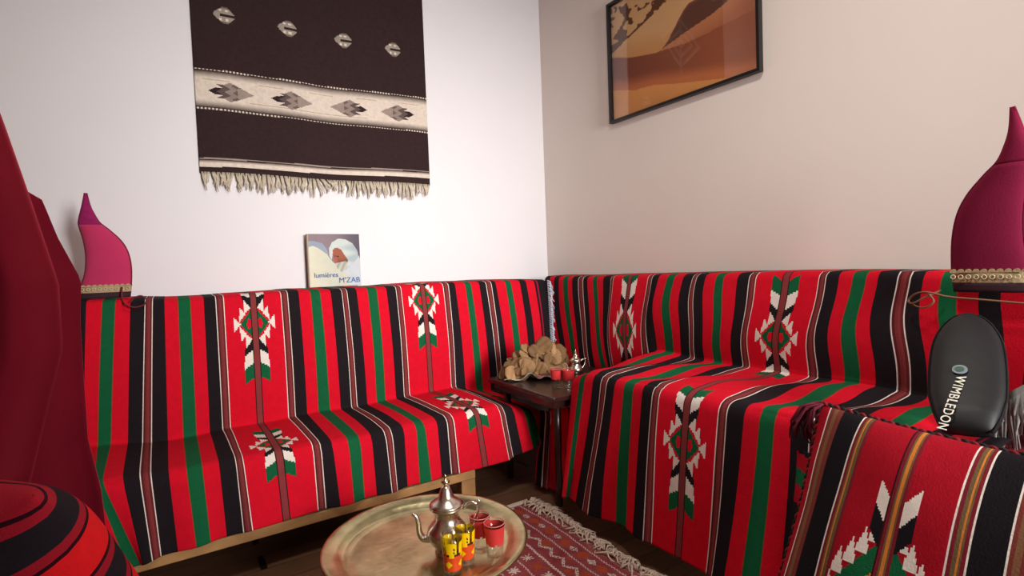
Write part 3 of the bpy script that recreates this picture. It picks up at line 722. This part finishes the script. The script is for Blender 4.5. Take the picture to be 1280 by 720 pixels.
def bigcol(u, v, sgn):
    y = u*PW
    if sgn < 0: return BLK if int(y/.05) % 2 else RED
    cc, half = .225, .0135
    E = [(0, .028, 'r'), (.028, .062, 'n'), (.062, .107, 'b'), (.107, .135, 'w'), (.135, .315, 'P'), (.315, .343, 'w'), (.343, .39, 'b'), (.39, .418, 'n'), (.418, .47, 'r'), (.47, .51, 'g'), (.51, .56, 'r'), (.56, .70, 'b')]
    for a, b, k in E:
        if a <= y < b:
            f = (y-a)/(b-a)
            if k == 'r': return DR
            if k == 'b': return s2l((24, 20, 24))
            if k == 'g': return GRN
            if k == 'n': return band(f, False)
            if k == 'w': return band(f, True)
            dx = y-cc
            if abs(dx) < half:
                g = abs(dx)/half
                return OR_ if g < .18 else OLV if g < .42 else MAR if g < .85 else s2l((60, 10, 22))
            x = abs(dx); z = (v-MC)*.64
            az = abs(z)
            # feathers, stepped triangles, diamond
            cv = .145+(x-half)*1.5
            if x < .036:
                if cv < az < cv+.050: return WHT
                if cv-.052 < az < cv: return s2l((24, 20, 24))
            # white teeth along the diamond edge
            for n in range(5):
                xc = .022+n*.0185; base = .118-n*.027
                if abs(x-xc) < .0110 and base-.014 < az < base+.036-abs(x-xc)*3.6: return WHT
            if az < .125-(x)*1.42:
                if az < .070-(x)*1.42: return OR_ if az > .02 else RED
                return GRN
            return DR
    return DR
MC = .41
A0 = Vector((-.850, -2.238, .688)); B0 = Vector((-.85, -2.238-PW, .672))
axv = (B0-A0).normalized(); down = Vector((-.34, 0, -.545)).normalized()
ayv = -down; azv = axv.cross(ayv).normalized()
if azv.x > 0: azv = -azv
Oc = A0+axv*(PW/2)+down*.32
M_cordA, M_cordB = mat('black_cord', (22, 14, 18), .9), mat('dark_red_cord', (120, 10, 28), .9)
big = pillow('cushion', Oc, axv, ayv, azv, PW, .64, .085, bigcol, 'large red cushion with black and orange bands leaning on the right bench, bottom right corner', [('a', M_cordA), ('b', M_cordB)], 230, 240)
# tassel on its corner
random.seed(11); fr = []
for i in range(26):
    q = A0+Vector((random.uniform(-.01, .01), random.uniform(-.01, .01), 0))
    e = Vector((-.02+random.uniform(-.02, .02), .03+random.uniform(-.03, .03), -.055-random.random()*.05))
    fr.append([q, q+e*.3+Vector((-.015, .01, .012)), q+e*.7+Vector((-.012, .012, .0)), q+e])
fringe('tassel', fr, mat('maroon_yarn', (92, 14, 34), .95), big, .0028)
def backcol(u, v, sgn):
    s = (v*.60+u*.16) % .21
    if s < .05: return s2l((24, 20, 24))
    if s < .095: return DR
    if s < .135: return GRN
    if s < .175: return DR
    return s2l((24, 20, 24))
O2 = Vector((-.955, -2.44, .30))
pillow('cushion', O2, (0, -1, 0), (.17, 0, .55), (-.55, 0, .17), .50, .56, .05, backcol, 'dark striped cushion behind the large red cushion, only its left edge showing', [('a', M_cordA)], 90, 120, False)
def leftcol(u, v, sgn):
    s = v*.62
    E = [(.62, 'r'), (.594, 'm'), (.575, 'b'), (.545, 'm'), (.525, 'k'), (.508, 'm'), (.498, 'k'), (.492, 'o'), (.425, 'k'), (.416, 'm'), (.398, 'b'), (.350, 'm'), (.335, 'k'), (.328, 'o'), (.25, 'k'), (.24, 'm'), (.22, 'b'), (.1, 'r')]
    E = [(.62, 'm'), (.600, 'k'), (.594, 'm'), (.575, 'b'), (.525, 'm'), (.508, 'k'), (.500, 'o'), (.438, 'k'), (.430, 'm'), (.412, 'b'), (.360, 'm'), (.345, 'k'), (.338, 'o'), (.26, 'k'), (.25, 'm'), (.23, 'b'), (.1, 'm')]
    c = 'm'
    for a, k in E:
        if s <= a: c = k
    return dict(r=DR, m=s2l((150, 22, 38)), k=s2l((40, 6, 18)), b=s2l((30, 24, 30)), o=s2l((214, 24, 30)))[c]
OL = Vector((-2.50, -1.50, .385))
pillow('cushion', OL, (.75, -.66, 0), (-.25, -.2, .8), (.66, .75, .4), .58, .70, .17, leftcol, 'striped red and black cushion in the bottom left corner before the curtain', [('a', M_cordA), ('b', M_cordred)], 110, 180, False)

# ---------------------------------------------------------------- black racket bag on the right bench
bag = empty('racket_bag', (-.60, -2.43, .63), 'black padded racket bag with white lettering leaning against the right bench back', 'bag')
BO = Vector((-.700, -2.478, .640)); bay = Vector((.30, .085, .236)).normalized(); bax = (Vector((.16, -1, 0))-bay*bay.dot(Vector((.16, -1, 0)))).normalized(); baz = bax.cross(bay).normalized()
if baz.x > 0: baz = -baz
def bag_ring(h, ex, T):
    H = .386
    t = h/H
    hw = .061+.010*math.sin(math.pi*min(1, t*1.1)); 
    if t > .62: hw *= math.sqrt(max(.0, 1-((t-.62)/.38)**2.4))
    if t < .25: hw *= lerp(.80, 1, t/.25)
    if t < .12: T *= .25+.75*math.sqrt(t/.12); hw *= .86+.14*math.sqrt(t/.12)
    return max(hw, .002)+ex, T*(.35+.65*math.sqrt(max(0.0, 1-max(0, (t-.5)/.5)**2)))
bm = bmesh.new(); rings = []
for i in range(45):
    h = .386*i/44; hw, T = bag_ring(h, 0, .035)
    rings.append([bm.verts.new(BO+bax*(hw*math.cos(q))+bay*h+baz*(T*math.copysign(abs(math.sin(q))**.55, math.sin(q))*1.0)) for q in [2*math.pi*k/40 for k in range(40)]])
for r, s in zip(rings, rings[1:]):
    for k in range(40): bm.faces.new((r[k], r[(k+1) % 40], s[(k+1) % 40], s[k]))
bm.faces.new(rings[0][::-1]); bm.faces.new(rings[-1]); bmesh.ops.recalc_face_normals(bm, faces=list(bm.faces))
link('padded_body', bm, M_black, bag, True)
bm = bmesh.new()
pts = []
for i in range(45):
    h = .386*i/44; hw, T = bag_ring(h, .001, .035); pts.append(BO+bax*hw+bay*h+baz*.012)
pts2 = []
for i in range(45):
    h = .386*i/44; hw, T = bag_ring(h, .001, .035); pts2.append(BO-bax*hw+bay*h+baz*.012)
tube(bm, pts+pts2[::-1], .0025, 6); link('zip_piping', bm, M_blackcloth, bag, True)
bm = bmesh.new()
c0 = BO+bay*.158+baz*.0395-bax*.010
v = [bm.verts.new(c0+(bax*math.cos(q)+bay*math.sin(q))*.0145) for q in [2*math.pi*k/24 for k in range(24)]]; bm.faces.new(v)
r_ = bmesh.ops.extrude_face_region(bm, geom=list(bm.faces)); bmesh.ops.translate(bm, verts=[g for g in r_['geom'] if isinstance(g, bmesh.types.BMVert)], vec=baz*.0012)
lg = link('round_badge', bm, mat('badge_grey', (120, 132, 138), .6), bag)
bm = bmesh.new()
v = [bm.verts.new(c0+baz*.0018+(bax*math.cos(q)+bay*math.sin(q))*.0085) for q in [2*math.pi*k/20 for k in range(20)]]; bm.faces.new(v)
r_ = bmesh.ops.extrude_face_region(bm, geom=list(bm.faces)); bmesh.ops.translate(bm, verts=[g for g in r_['geom'] if isinstance(g, bmesh.types.BMVert)], vec=baz*.0006)
link('badge_centre', bm, mat('badge_green', (56, 84, 70), .6), lg)
cu = bpy.data.curves.new('t', 'FONT'); cu.body = 'WIMBLEDON'; cu.size = .026; cu.extrude = .0006; cu.space_character = 1.12
t = bpy.data.objects.new('t', cu); me = bpy.data.meshes.new_from_object(t); bpy.data.objects.remove(t)
# reads downwards: text x axis -> down, text y axis -> +right
tx = (-bay-bax*.20).normalized(); tz = baz; ty = tz.cross(tx)
Mx = Matrix((tx, ty, tz)).transposed().to_4x4(); Mx.translation = BO+bay*.139+baz*.0400-bax*.015 - Vector(bag.location)
me.transform(Mx); me.materials.append(M_ivory); to = bpy.data.objects.new('white_lettering', me); C.objects.link(to); to.parent = bag

# black blanket with grey fringe heaped at the right edge
bm = bmesh.new(); V = []
for j in range(31):
    row = []
    for i in range(31):
        u, w = i/30, j/30
        y = lerp(-2.47, -2.90, u); top = lerp(.66, .90, min(1, u*1.6)); 
        z = lerp(.622, top, w); x = lerp(-.50, -.36, w)+.015*math.sin(u*14+w*3)+.02*noise.noise(Vector((u*5, w*5, 0)))
        row.append(bm.verts.new((x, y+.02*math.sin(w*5), z)))
    V.append(row)
for j in range(30):
    for i in range(30): bm.faces.new((V[j][i], V[j][i+1], V[j+1][i+1], V[j+1][i]))
bl = link('blanket', bm, M_blackcloth, None, True); s = bl.modifiers.new('thickness', 'SOLIDIFY'); s.thickness = .012; s.offset = 0
prop(bl, 'black blanket with grey fringe heaped on the right bench beside the black bag', 'blanket')
random.seed(8); fr = []
for i in range(64):
    u = i/63; y = lerp(-2.475, -2.66, u); z = lerp(.680, .84, u)
    L = random.uniform(.10, .14)
    x = -.535+.02*u
    fr.append([(x+.02, y, z), (x-.004, y-.004, z-.012), (x-.012, y+random.uniform(-.01, .008), z-L*.5), (x-.010, y+random.uniform(-.016, .008), z-L)])
fringe('grey_fringe', fr, M_greyfringe, bl, .0042)

# ---------------------------------------------------------------- corner side table
tb = empty('side_table', (-.58, -.86, 0), 'small dark wooden side table in the corner between the two benches', 'table')
bm = bmesh.new(); box(bm, -.865, -.30, -1.168, -.62, .478, .500); bevel(bm, .004, 2); link('table_top', bm, M_darkwood, tb)
bm = bmesh.new()
for a in ((-.845, -.825, -1.14, -.65, .445, .478), (-.34, -.32, -1.14, -.65, .445, .478), (-.825, -.34, -1.14, -1.12, .445, .478), (-.825, -.34, -.67, -.65, .445, .478)): box(bm, *a)
link('apron', bm, M_darkwood, tb)
for x in (-.80, -.37):
    for y in (-1.10, -.70):
        if x < -.5 and y > -.9: y = -.70
        bm = bmesh.new(); tube(bm, [(x, y, z) for z in (0, .1, .2, .3, .478)], [.014, .017, .015, .018, .018], 10); link('leg', bm, M_darkwood, tb, True)

def tea_glass(x, y, z, label, group, painted, h=.106, r=.0285):
    g = empty('tea_glass', (x, y, z), label, 'glass', group); c = (x, y, z)
    prof = [(0, .0005), (r*.78, .0005), (r*.80, .004), (r*.80, h*.3), (r*.90, h*.7), (r, h), (r-.0016, h), (r*.90-.0018, h*.7), (r*.80-.0018, h*.3), (r*.76-.001, .010), (0, .008)]
    bm = bmesh.new(); lathe(bm, prof, c, 36); bmesh.ops.recalc_face_normals(bm, faces=list(bm.faces)); link('glass_body', bm, M_glass, g, True)
    def rad(q):
        return pw(q, [(0, r*.80), (.3, r*.80), (.7, r*.90), (1, r)])+.0004
    bm = bmesh.new(); lay = bm.loops.layers.float_color.new('col')
    if painted == 'orange': q0, q1 = .16, .87
    else: q0, q1 = .44, .95
    n, k = 72, 40; V = []
    for j in range(k+1):
        q = lerp(q0, q1, j/k); V.append([bm.verts.new((x+rad(q)*math.cos(2*math.pi*i/n), y+rad(q)*math.sin(2*math.pi*i/n), z+q*h)) for i in range(n)])
    ORG = s2l((222, 72, 30)); YEL = s2l((250, 204, 0))
    for j in range(k):
        for i in range(n):
            s = i/n; w = j/k
            if painted == 'orange':
                a = (s*5+.2) % 1; cc = None
                if w < .46:
                    cc = ORG
                    b2 = (s*4+.1) % 1; d = abs(b2-.5)*2.6+abs(w-.22)*6
                    if d < .75 and w > .06: cc = YEL
                elif w < .52:
                    cc = ORG if abs(a-.5) > .18 else YEL
                else:
                    if abs(a-.5) < .40 - (.12 if w > .95 else 0):
                        cc = YEL
                        if abs(a-.72) < .05 and .60 < w < .84 and (i+j) % 5 < 3: cc = s2l((30, 24, 20))
                        if w < .60 and abs(a-.5) > .2: cc = s2l((40, 26, 20))
                if cc is None: continue
            else:
                cc = s2l((214, 58, 60))
                if (w > .97) or ((int(s*24) % 4 == 0) and w < .10): continue
            f = bm.faces.new((V[j][i], V[j][(i+1) % n], V[j+1][(i+1) % n], V[j+1][i]))
            for l in f.loops: l[lay] = (*cc, 1)
    for v in [v for v in bm.verts if not v.link_faces]: bm.verts.remove(v)
    link('painted_band', bm, M_glasspaint, g, True)
    if painted == 'red':
        bm = bmesh.new(); tube(bm, [(x+(r-.0006)*math.cos(2*math.pi*i/32), y+(r-.0006)*math.sin(2*math.pi*i/32), z+h) for i in range(33)], .0011, 6, False)
        link('rim', bm, mat('pink_rim', (222, 120, 116), .2), g, True)
    return g
def teapot(x, y, z, s, rot, label):
    g = empty('teapot', (x, y, z), label, 'teapot'); c = (x, y, z)
    S = lambda L: [(a*s, b*s) for a, b in L]
    bm = bmesh.new(); lathe(bm, S([(0, 0), (.034, 0), (.036, .004), (.030, .010), (.036, .018), (.052, .040), (.056, .055), (.052, .070), (.040, .085), (.033, .095), (.032, .112), (.038, .121), (.046, .125), (.046, .128), (.0, .128)]), c, 44)
    link('body', bm, M_silver, g, True)
    bm = bmesh.new(); lathe(bm, S([(.045, .128), (.047, .131), (.046, .135), (.038, .141), (.026, .149), (.020, .158), (.017, .170), (.013, .180), (.009, .184), (0, .185)]), c, 40)
    ld = link('lid', bm, M_silver, g, True)
    bm = bmesh.new(); lathe(bm, S([(0, .185), (.005, .186), (.006, .189), (.011, .192), (.012, .196), (.008, .201), (.004, .203), (.003, .206), (.004, .210), (.002, .215), (0, .216)]), c, 24); link('finial', bm, M_gold, ld, True)
    d = Vector((math.cos(rot), math.sin(rot), 0)); o = Vector(c)
    bm = bmesh.new(); pts = smoothpts([o+d*(.046*s)+Vector((0, 0, .040*s)), o+d*(.066*s)+Vector((0, 0, .042*s)), o+d*(.076*s)+Vector((0, 0, .060*s)), o+d*(.078*s)+Vector((0, 0, .085*s)), o+d*(.084*s)+Vector((0, 0, .104*s)), o+d*(.094*s)+Vector((0, 0, .112*s))], 6)
    n = len(pts); tube(bm, pts, [lerp(.011, .0048, i/(n-1))*s for i in range(n)], 12); link('spout', bm, M_silver, g, True)
    bm = bmesh.new(); pts = smoothpts([o-d*(.050*s)+Vector((0, 0, .062*s)), o-d*(.062*s)+Vector((0, 0, .068*s)), o-d*(.080*s)+Vector((0, 0, .095*s)), o-d*(.086*s)+Vector((0, 0, .118*s)), o-d*(.076*s)+Vector((0, 0, .132*s)), o-d*(.058*s)+Vector((0, 0, .130*s)), o-d*(.045*s)+Vector((0, 0, .116*s))], 6)
    tube(bm, pts, .0042*s, 10)
    e = o-d*(.083*s)+Vector((0, 0, .127*s)); tube(bm, [e, e-d*(.006*s)+Vector((0, 0, .008*s)), e-d*(.007*s)+Vector((0, 0, .018*s))], [.005*s, .0045*s, .001*s], 8)
    link('handle', bm, M_silver, g, True)
    return g
teapot(-.520, -.900, .500, .62, R(170), 'small silver teapot beside the two red glasses on the side table')
tea_glass(-.735, -1.020, .500, 'left one of two red-banded tea glasses on the corner side table', 'glasses on the side table', 'red', .086)
tea_glass(-.705, -1.070, .500, 'right one of two red-banded tea glasses on the side table, nearer its teapot', 'glasses on the side table', 'red', .086)

# flatbread heap ---------------------------------------------------
def bread_mesh(seed, half):
    bm = bmesh.new(); random.seed(seed); n, rr = 26, 6; T = .0035
    ph = random.random()*6; bend = random.uniform(.10, .42); e = random.uniform(.72, .95)
    def pt(r, q, s):
        k = 1+.05*math.sin(3*q+ph)+.03*math.sin(7*q+ph*2)
        x, y = r*k*math.cos(q), r*k*e*math.sin(q)
        if half and y < 0: y *= .25
        z = bend*(x*x*.9-.25*y*y)*-10*.042+.004*math.sin(9*x/.04+ph)*.5
        return Vector((x, y, z+s*T*(1-(r/.042)**6)))
    for s in (1, -1):
        c = bm.verts.new(pt(0, 0, s)); prev = None; first = None
        for j in range(1, rr+1):
            ring = [bm.verts.new(pt(.042*j/rr, 2*math.pi*k/n, s)) for k in range(n)]
            for k in range(n):
                a = (k+1) % n
                vs = (c, ring[k], ring[a]) if prev is None else (prev[k], ring[k], ring[a], prev[a])
                f = bm.faces.new(vs if s > 0 else vs[::-1]); f.material_index = 0 if s > 0 else 1
            prev = ring
    bmesh.ops.remove_doubles(bm, verts=list(bm.verts), dist=.0002)
    me = bpy.data.meshes.new('flatbread'); bm.to_mesh(me); bm.free()
    me.materials.append(M_bread); me.materials.append(M_crumb)
    for p in me.polygons: p.use_smooth = True
    return me
for mm in (M_bread, M_crumb):
    N = mm.node_tree.nodes; L = mm.node_tree.links; b = N['Principled BSDF']; src = b.inputs['Base Color'].links[0].from_socket
    oi = N.new('ShaderNodeObjectInfo'); mr = N.new('ShaderNodeMapRange'); mr.inputs[3].default_value = .45; mr.inputs[4].default_value = 1.15; L.new(oi.outputs['Random'], mr.inputs[0])
    mx = N.new('ShaderNodeVectorMath'); mx.operation = 'SCALE'; L.new(src, mx.inputs[0]); L.new(mr.outputs[0], mx.inputs['Scale']); L.new(mx.outputs[0], b.inputs['Base Color'])
BM = [bread_mesh(i, i % 4 == 3) for i in range(8)]
rr_ = Vector((.842, -.54, 0)); ff_ = Vector((.54, .842, 0))
hc = Vector((-.67, -.77, .5))
# (along, depth, height) in metres about the heap centre, size, tilt about view axis, lean toward the viewer
BR = [(-.150,-.03,.020,.9,20,70),(-.115,-.05,.024,1.0,-15,60),(-.080,-.06,.022,1.0,5,75),(-.130,.01,.035,.95,40,40),(-.135,-.01,.060,.7,60,50),(-.090,-.04,.058,1.15,-38,55),(-.045,-.05,.060,1.15,-48,62),(-.045,-.07,.025,.9,10,70),
 (-.010,-.04,.030,.9,80,60),(-.075,.02,.085,1.0,15,45),(-.035,.00,.100,1.1,-10,55),(.000,-.03,.075,.9,85,70),(.005,.00,.125,1.15,35,55),(-.040,.02,.130,.9,-5,30),(.035,-.01,.090,1.05,-20,65),(.055,-.02,.055,1.0,15,70),
 (.060,.00,.120,1.1,60,60),(.045,.01,.150,1.0,-55,62),(.025,.03,.155,.8,10,35),(.085,.01,.135,1.0,-30,55),(.100,-.01,.090,1.05,70,68),(.080,-.02,.060,1.1,-75,70),(.120,.01,.105,1.0,85,66),(.130,.02,.070,.95,-60,60),(.020,-.05,.045,.85,-30,70),(.120,-.01,.045,.9,10,60),(-.10,.04,.055,1.0,0,30),(.05,.06,.09,1.1,0,30),(.09,.06,.05,1.1,20,20),(0,.06,.05,1.1,20,20)]
POSW = ['at the far left end', 'low at the left front', 'low in front, left of centre', 'at the back left', 'standing small and high at the left end', 'broad and tilted left of centre', 'broad and slanting at the front middle', 'low at the front middle', 'upright beside the plastic bag', 'in the middle, left of the peak', 'broad in the middle row', 'narrow and upright in the centre', 'large and pale below the peak', 'sticking out at the upper left', 'central, below the peak', 'low, behind the left glass', 'upright right of the centre', 'topmost, leaning over the peak', 'small at the very top back', 'near the top right', 'upright in the right half', 'low, behind the red glasses', 'darker upright at the far right', 'at the right end by the teapot', 'small and low by the plastic bag', 'low at the right front', 'half hidden at the left back', 'half hidden at the top back', 'half hidden at the right back', 'half hidden at the middle back']
random.seed(21)
for i, (a, dd, hh, sz, roll, lean) in enumerate(BR):
    o = bpy.data.objects.new('flatbread_piece', BM[i % 8]); C.objects.link(o)
    pos = hc+rr_*a+ff_*dd+Vector((0, 0, hh+.008))
    z = (-ff_*math.sin(R(lean))+Vector((0, 0, 1))*math.cos(R(lean))+rr_*random.uniform(-.7, .7)).normalized()
    x = (rr_*math.cos(R(roll))+Vector((0, 0, 1))*math.sin(R(roll))); x = (x-z*x.dot(z)).normalized(); y = z.cross(x)
    Mx = Matrix((x, y, z)).transposed().to_4x4(); Mx.translation = pos
    o.matrix_world = Mx @ Matrix.Scale(sz*1.12*random.uniform(.85, 1.15), 4)
    prop(o, 'tan flatbread piece '+POSW[i]+' of the heap', 'bread', 'flatbread pieces heaped on the side table')
bm = bmesh.new(); V = []
for j in range(17):
    row = []
    for i in range(25):
        u, w = i/24, j/16
        p = hc+rr_*lerp(-.16, .10, u)+ff_*lerp(-.105, .10, w)
        e = .030*max(0, 1-w*3)*(1+.6*math.sin(u*17))*(.25+.75*max(0, 1-abs(u-.55)*3))
        row.append(bm.verts.new(p+Vector((0, 0, .003+e+.002*abs(noise.noise(Vector((u*14, w*14, 0))))))))
    V.append(row)
for j in range(16):
    for i in range(24): bm.faces.new((V[j][i], V[j][i+1], V[j+1][i+1], V[j+1][i]))
pb = link('plastic_bag', bm, M_plastic, None, True); prop(pb, 'crumpled pale plastic bag under the heap of flatbread', 'bag')
s = pb.modifiers.new('thickness', 'SOLIDIFY'); s.thickness = .0008

# ---------------------------------------------------------------- rug
RGX0, RGX1, RGY0, RGY1 = -1.72, -.895, -2.5, -1.0
RB, RW, RO, RD = s2l((134, 56, 64)), s2l((208, 190, 178)), s2l((164, 72, 44)), s2l((98, 40, 50))
def rugcol(x, y):
    s = RGX1-x+.0; n = noise.noise(Vector((x*20, y*20, 0)))
    c = mixc(RB, s2l((150, 74, 76)), .5+n)
    for s0 in (.050, .125, .218, .303, .39, .48, .57, .66, .75):
        zz = .004*(1 if int(y/.0065) % 2 else -1)*.5
        if abs(s-s0+zz) < .0028: return RW
    def dia(sc, per, off, a, b):
        q = ((y+off) % per)-per/2; return abs(q)/a+abs(s-sc)/b, q
    for sc, per, off in ((.088, .105, .0), (.44, .105, .03), (.70, .105, 0)):
        d, q = dia(sc, per, off, .022, .017)
        if d < 1 and not (abs(q) < .002): return RW if int((q+s)*300) % 3 else s2l((130, 110, 110))
        d, q = dia(sc, per, off+per/2, .03, .022)
        if d < 1: return RO
    # zigzag
    for sc in (.170, .60):
        per = .078; q = (y % per)/per; tri = (abs(q-.5)*4-1)*.014
        d = abs(s-sc-tri)
        if d < .0065: return s2l((60, 44, 46)) if (d < .002 and int(y/.005) % 2) else RW
        if abs(s-sc) < .03 and n > .15: return RO
    for sc, off in ((.262, 0), (.345, .04), (.53, .02)):
        q = ((y+off) % .13)-.065; r = s-sc
        if abs(q) < .018 and abs(r) < .020:
            if min(abs(q), abs(r)) < .003 or abs(abs(q)-abs(r)) < .003: return RW
        q = ((y+off+.065) % .13)-.065
        if abs(q) < .030 and abs(r) < .022 and (abs(abs(q)-abs(r)) < .006 or min(abs(q), abs(r)) < .004): return RO
    if s < .03: return mixc(c, s2l((170, 120, 110)), .35)
    return c
bm = bmesh.new(); lay = bm.loops.layers.float_color.new('col'); V = []; nx, ny = 210, 330
for j in range(ny+1):
    y = lerp(RGY0, RGY1, j/ny)
    V.append([bm.verts.new((lerp(RGX0, RGX1, i/nx)+.010*math.sin(y*9)*(i/nx), y, .007+.002*noise.noise(Vector((i*.05, j*.05, 0))))) for i in range(nx+1)])
for j in range(ny):
    for i in range(nx):
        f = bm.faces.new((V[j][i], V[j][i+1], V[j+1][i+1], V[j+1][i]))
        q = rugcol(lerp(RGX0, RGX1, (i+.5)/nx), lerp(RGY0, RGY1, (j+.5)/ny))
        for l in f.loops: l[lay] = (*q, 1)
rug = link('rug', bm, M_rugm, None, True); s = rug.modifiers.new('thickness', 'SOLIDIFY'); s.thickness = .005; s.offset = -1
prop(rug, 'muted red patterned flat-woven rug with cream fringe on the wooden floor', 'rug')
random.seed(2); fr = []
for i in range(330):
    y = lerp(RGY0, RGY1, (i+random.random())/330); x = RGX1-.004+.010*math.sin(y*9)
    L = random.uniform(.02, .05)*(1.35 if y > -1.15 else 1); sw = random.uniform(-.035, .035)
    if random.random() < .3: L *= -.6
    z = random.uniform(.012, .02)
    fr.append([(x, y, .010), (x+L*.35, y+sw*.3, z+.006), (x+L*.75, y+sw*.9, z), (x+L+random.uniform(-.01, .01), y+sw*1.4, .008), (x+L*.7, y+sw*1.8, .009)])
for i in range(30):
    y = RGY1+.002; x = lerp(RGX1, RGX1-.16, i/30); fr.append([(x, y-.005, .01), (x-.01, y+.014, .014), (x-.02, y+random.uniform(.0, .02), .01)])
fringe('fringe', fr, mat('rug_fringe_yarn', (206, 184, 166), .95, var=.15, vscale=30), rug, .0036)

# ---------------------------------------------------------------- tray table with teapot and glasses
TCX, TCY, TRZ, TR = -1.598, -1.512, .283, .289
tray = empty('round_tray', (TCX, TCY, .23), 'large round brass tray holding a silver teapot and tea glasses', 'tray')
prof = [(0, -.022), (.205, -.022), (.214, -.0215), (.222, -.018), (.228, -.019), (.236, -.017), (.246, -.008), (.262, .000), (.272, .001), (.280, .0035), (.289, .002), (.291, -.002), (.287, -.005), (.262, -.005), (.246, -.012), (.236, -.022), (.222, -.025), (0, -.026)]
bm = bmesh.new(); lathe(bm, prof, (TCX, TCY, TRZ), 120)
for v in bm.verts:
    r = math.hypot(v.co.x-TCX, v.co.y-TCY)
    if r > .28:
        a = math.atan2(v.co.y-TCY, v.co.x-TCX); k = 1+.0025*math.sin(a*60); v.co.x = TCX+(v.co.x-TCX)*k; v.co.y = TCY+(v.co.y-TCY)*k
bmesh.ops.recalc_face_normals(bm, faces=list(bm.faces)); link('dish', bm, M_tray, tray, True)
TZ = TRZ-.022
# folding stand under the tray
st = empty('tray_stand', (TCX, TCY, 0), 'dark wooden folding stand carrying the round brass tray', 'stand')
zt = TRZ-.0275
bm = bmesh.new(); tube(bm, [(TCX+.14*math.cos(2*math.pi*k/36), TCY+.14*math.sin(2*math.pi*k/36), zt-.009) for k in range(37)], .008, 8, False); link('support_ring', bm, M_darkwood, st, True)
for k in range(6):
    a = 2*math.pi*k/6; b2 = a+1.1
    bm = bmesh.new(); tube(bm, [(TCX+.14*math.cos(a), TCY+.14*math.sin(a), zt-.012), (TCX+.13*math.cos(b2), TCY+.13*math.sin(b2), .018)], .008, 8); link('leg', bm, M_darkwood, st, True)
teapot(-1.565, -1.583, TZ, 1.02, R(151), 'silver teapot with tall lid and curved spout standing on the brass tray')
tea_glass(-1.602, -1.687, TZ, 'orange and yellow painted tea glass on the tray, front one of the pair', 'tea glasses on the brass tray', 'orange')
tea_glass(-1.549, -1.659, TZ, 'orange and yellow painted tea glass on the tray, behind its twin and beside the teapot', 'tea glasses on the brass tray', 'orange')
tea_glass(-1.488, -1.632, TZ, 'red-banded tea glass on the brass tray, left and farther of the red pair', 'tea glasses on the brass tray', 'red', .100)
tea_glass(-1.477, -1.693, TZ, 'red-banded tea glass on the brass tray, right and nearer of the red pair', 'tea glasses on the brass tray', 'red', .100)
# unseen ceiling rose, added as the mount of the overhead fill light
bm = bmesh.new(); lathe(bm, [(0, 0), (.10, 0), (.10, -.02), (.06, -.03), (0, -.03)], (-1.35, -2.3, RZ-.0005), 30); prop(link('fill_lamp_mount_1', bm, M_wfr, None, True), kind='structure')
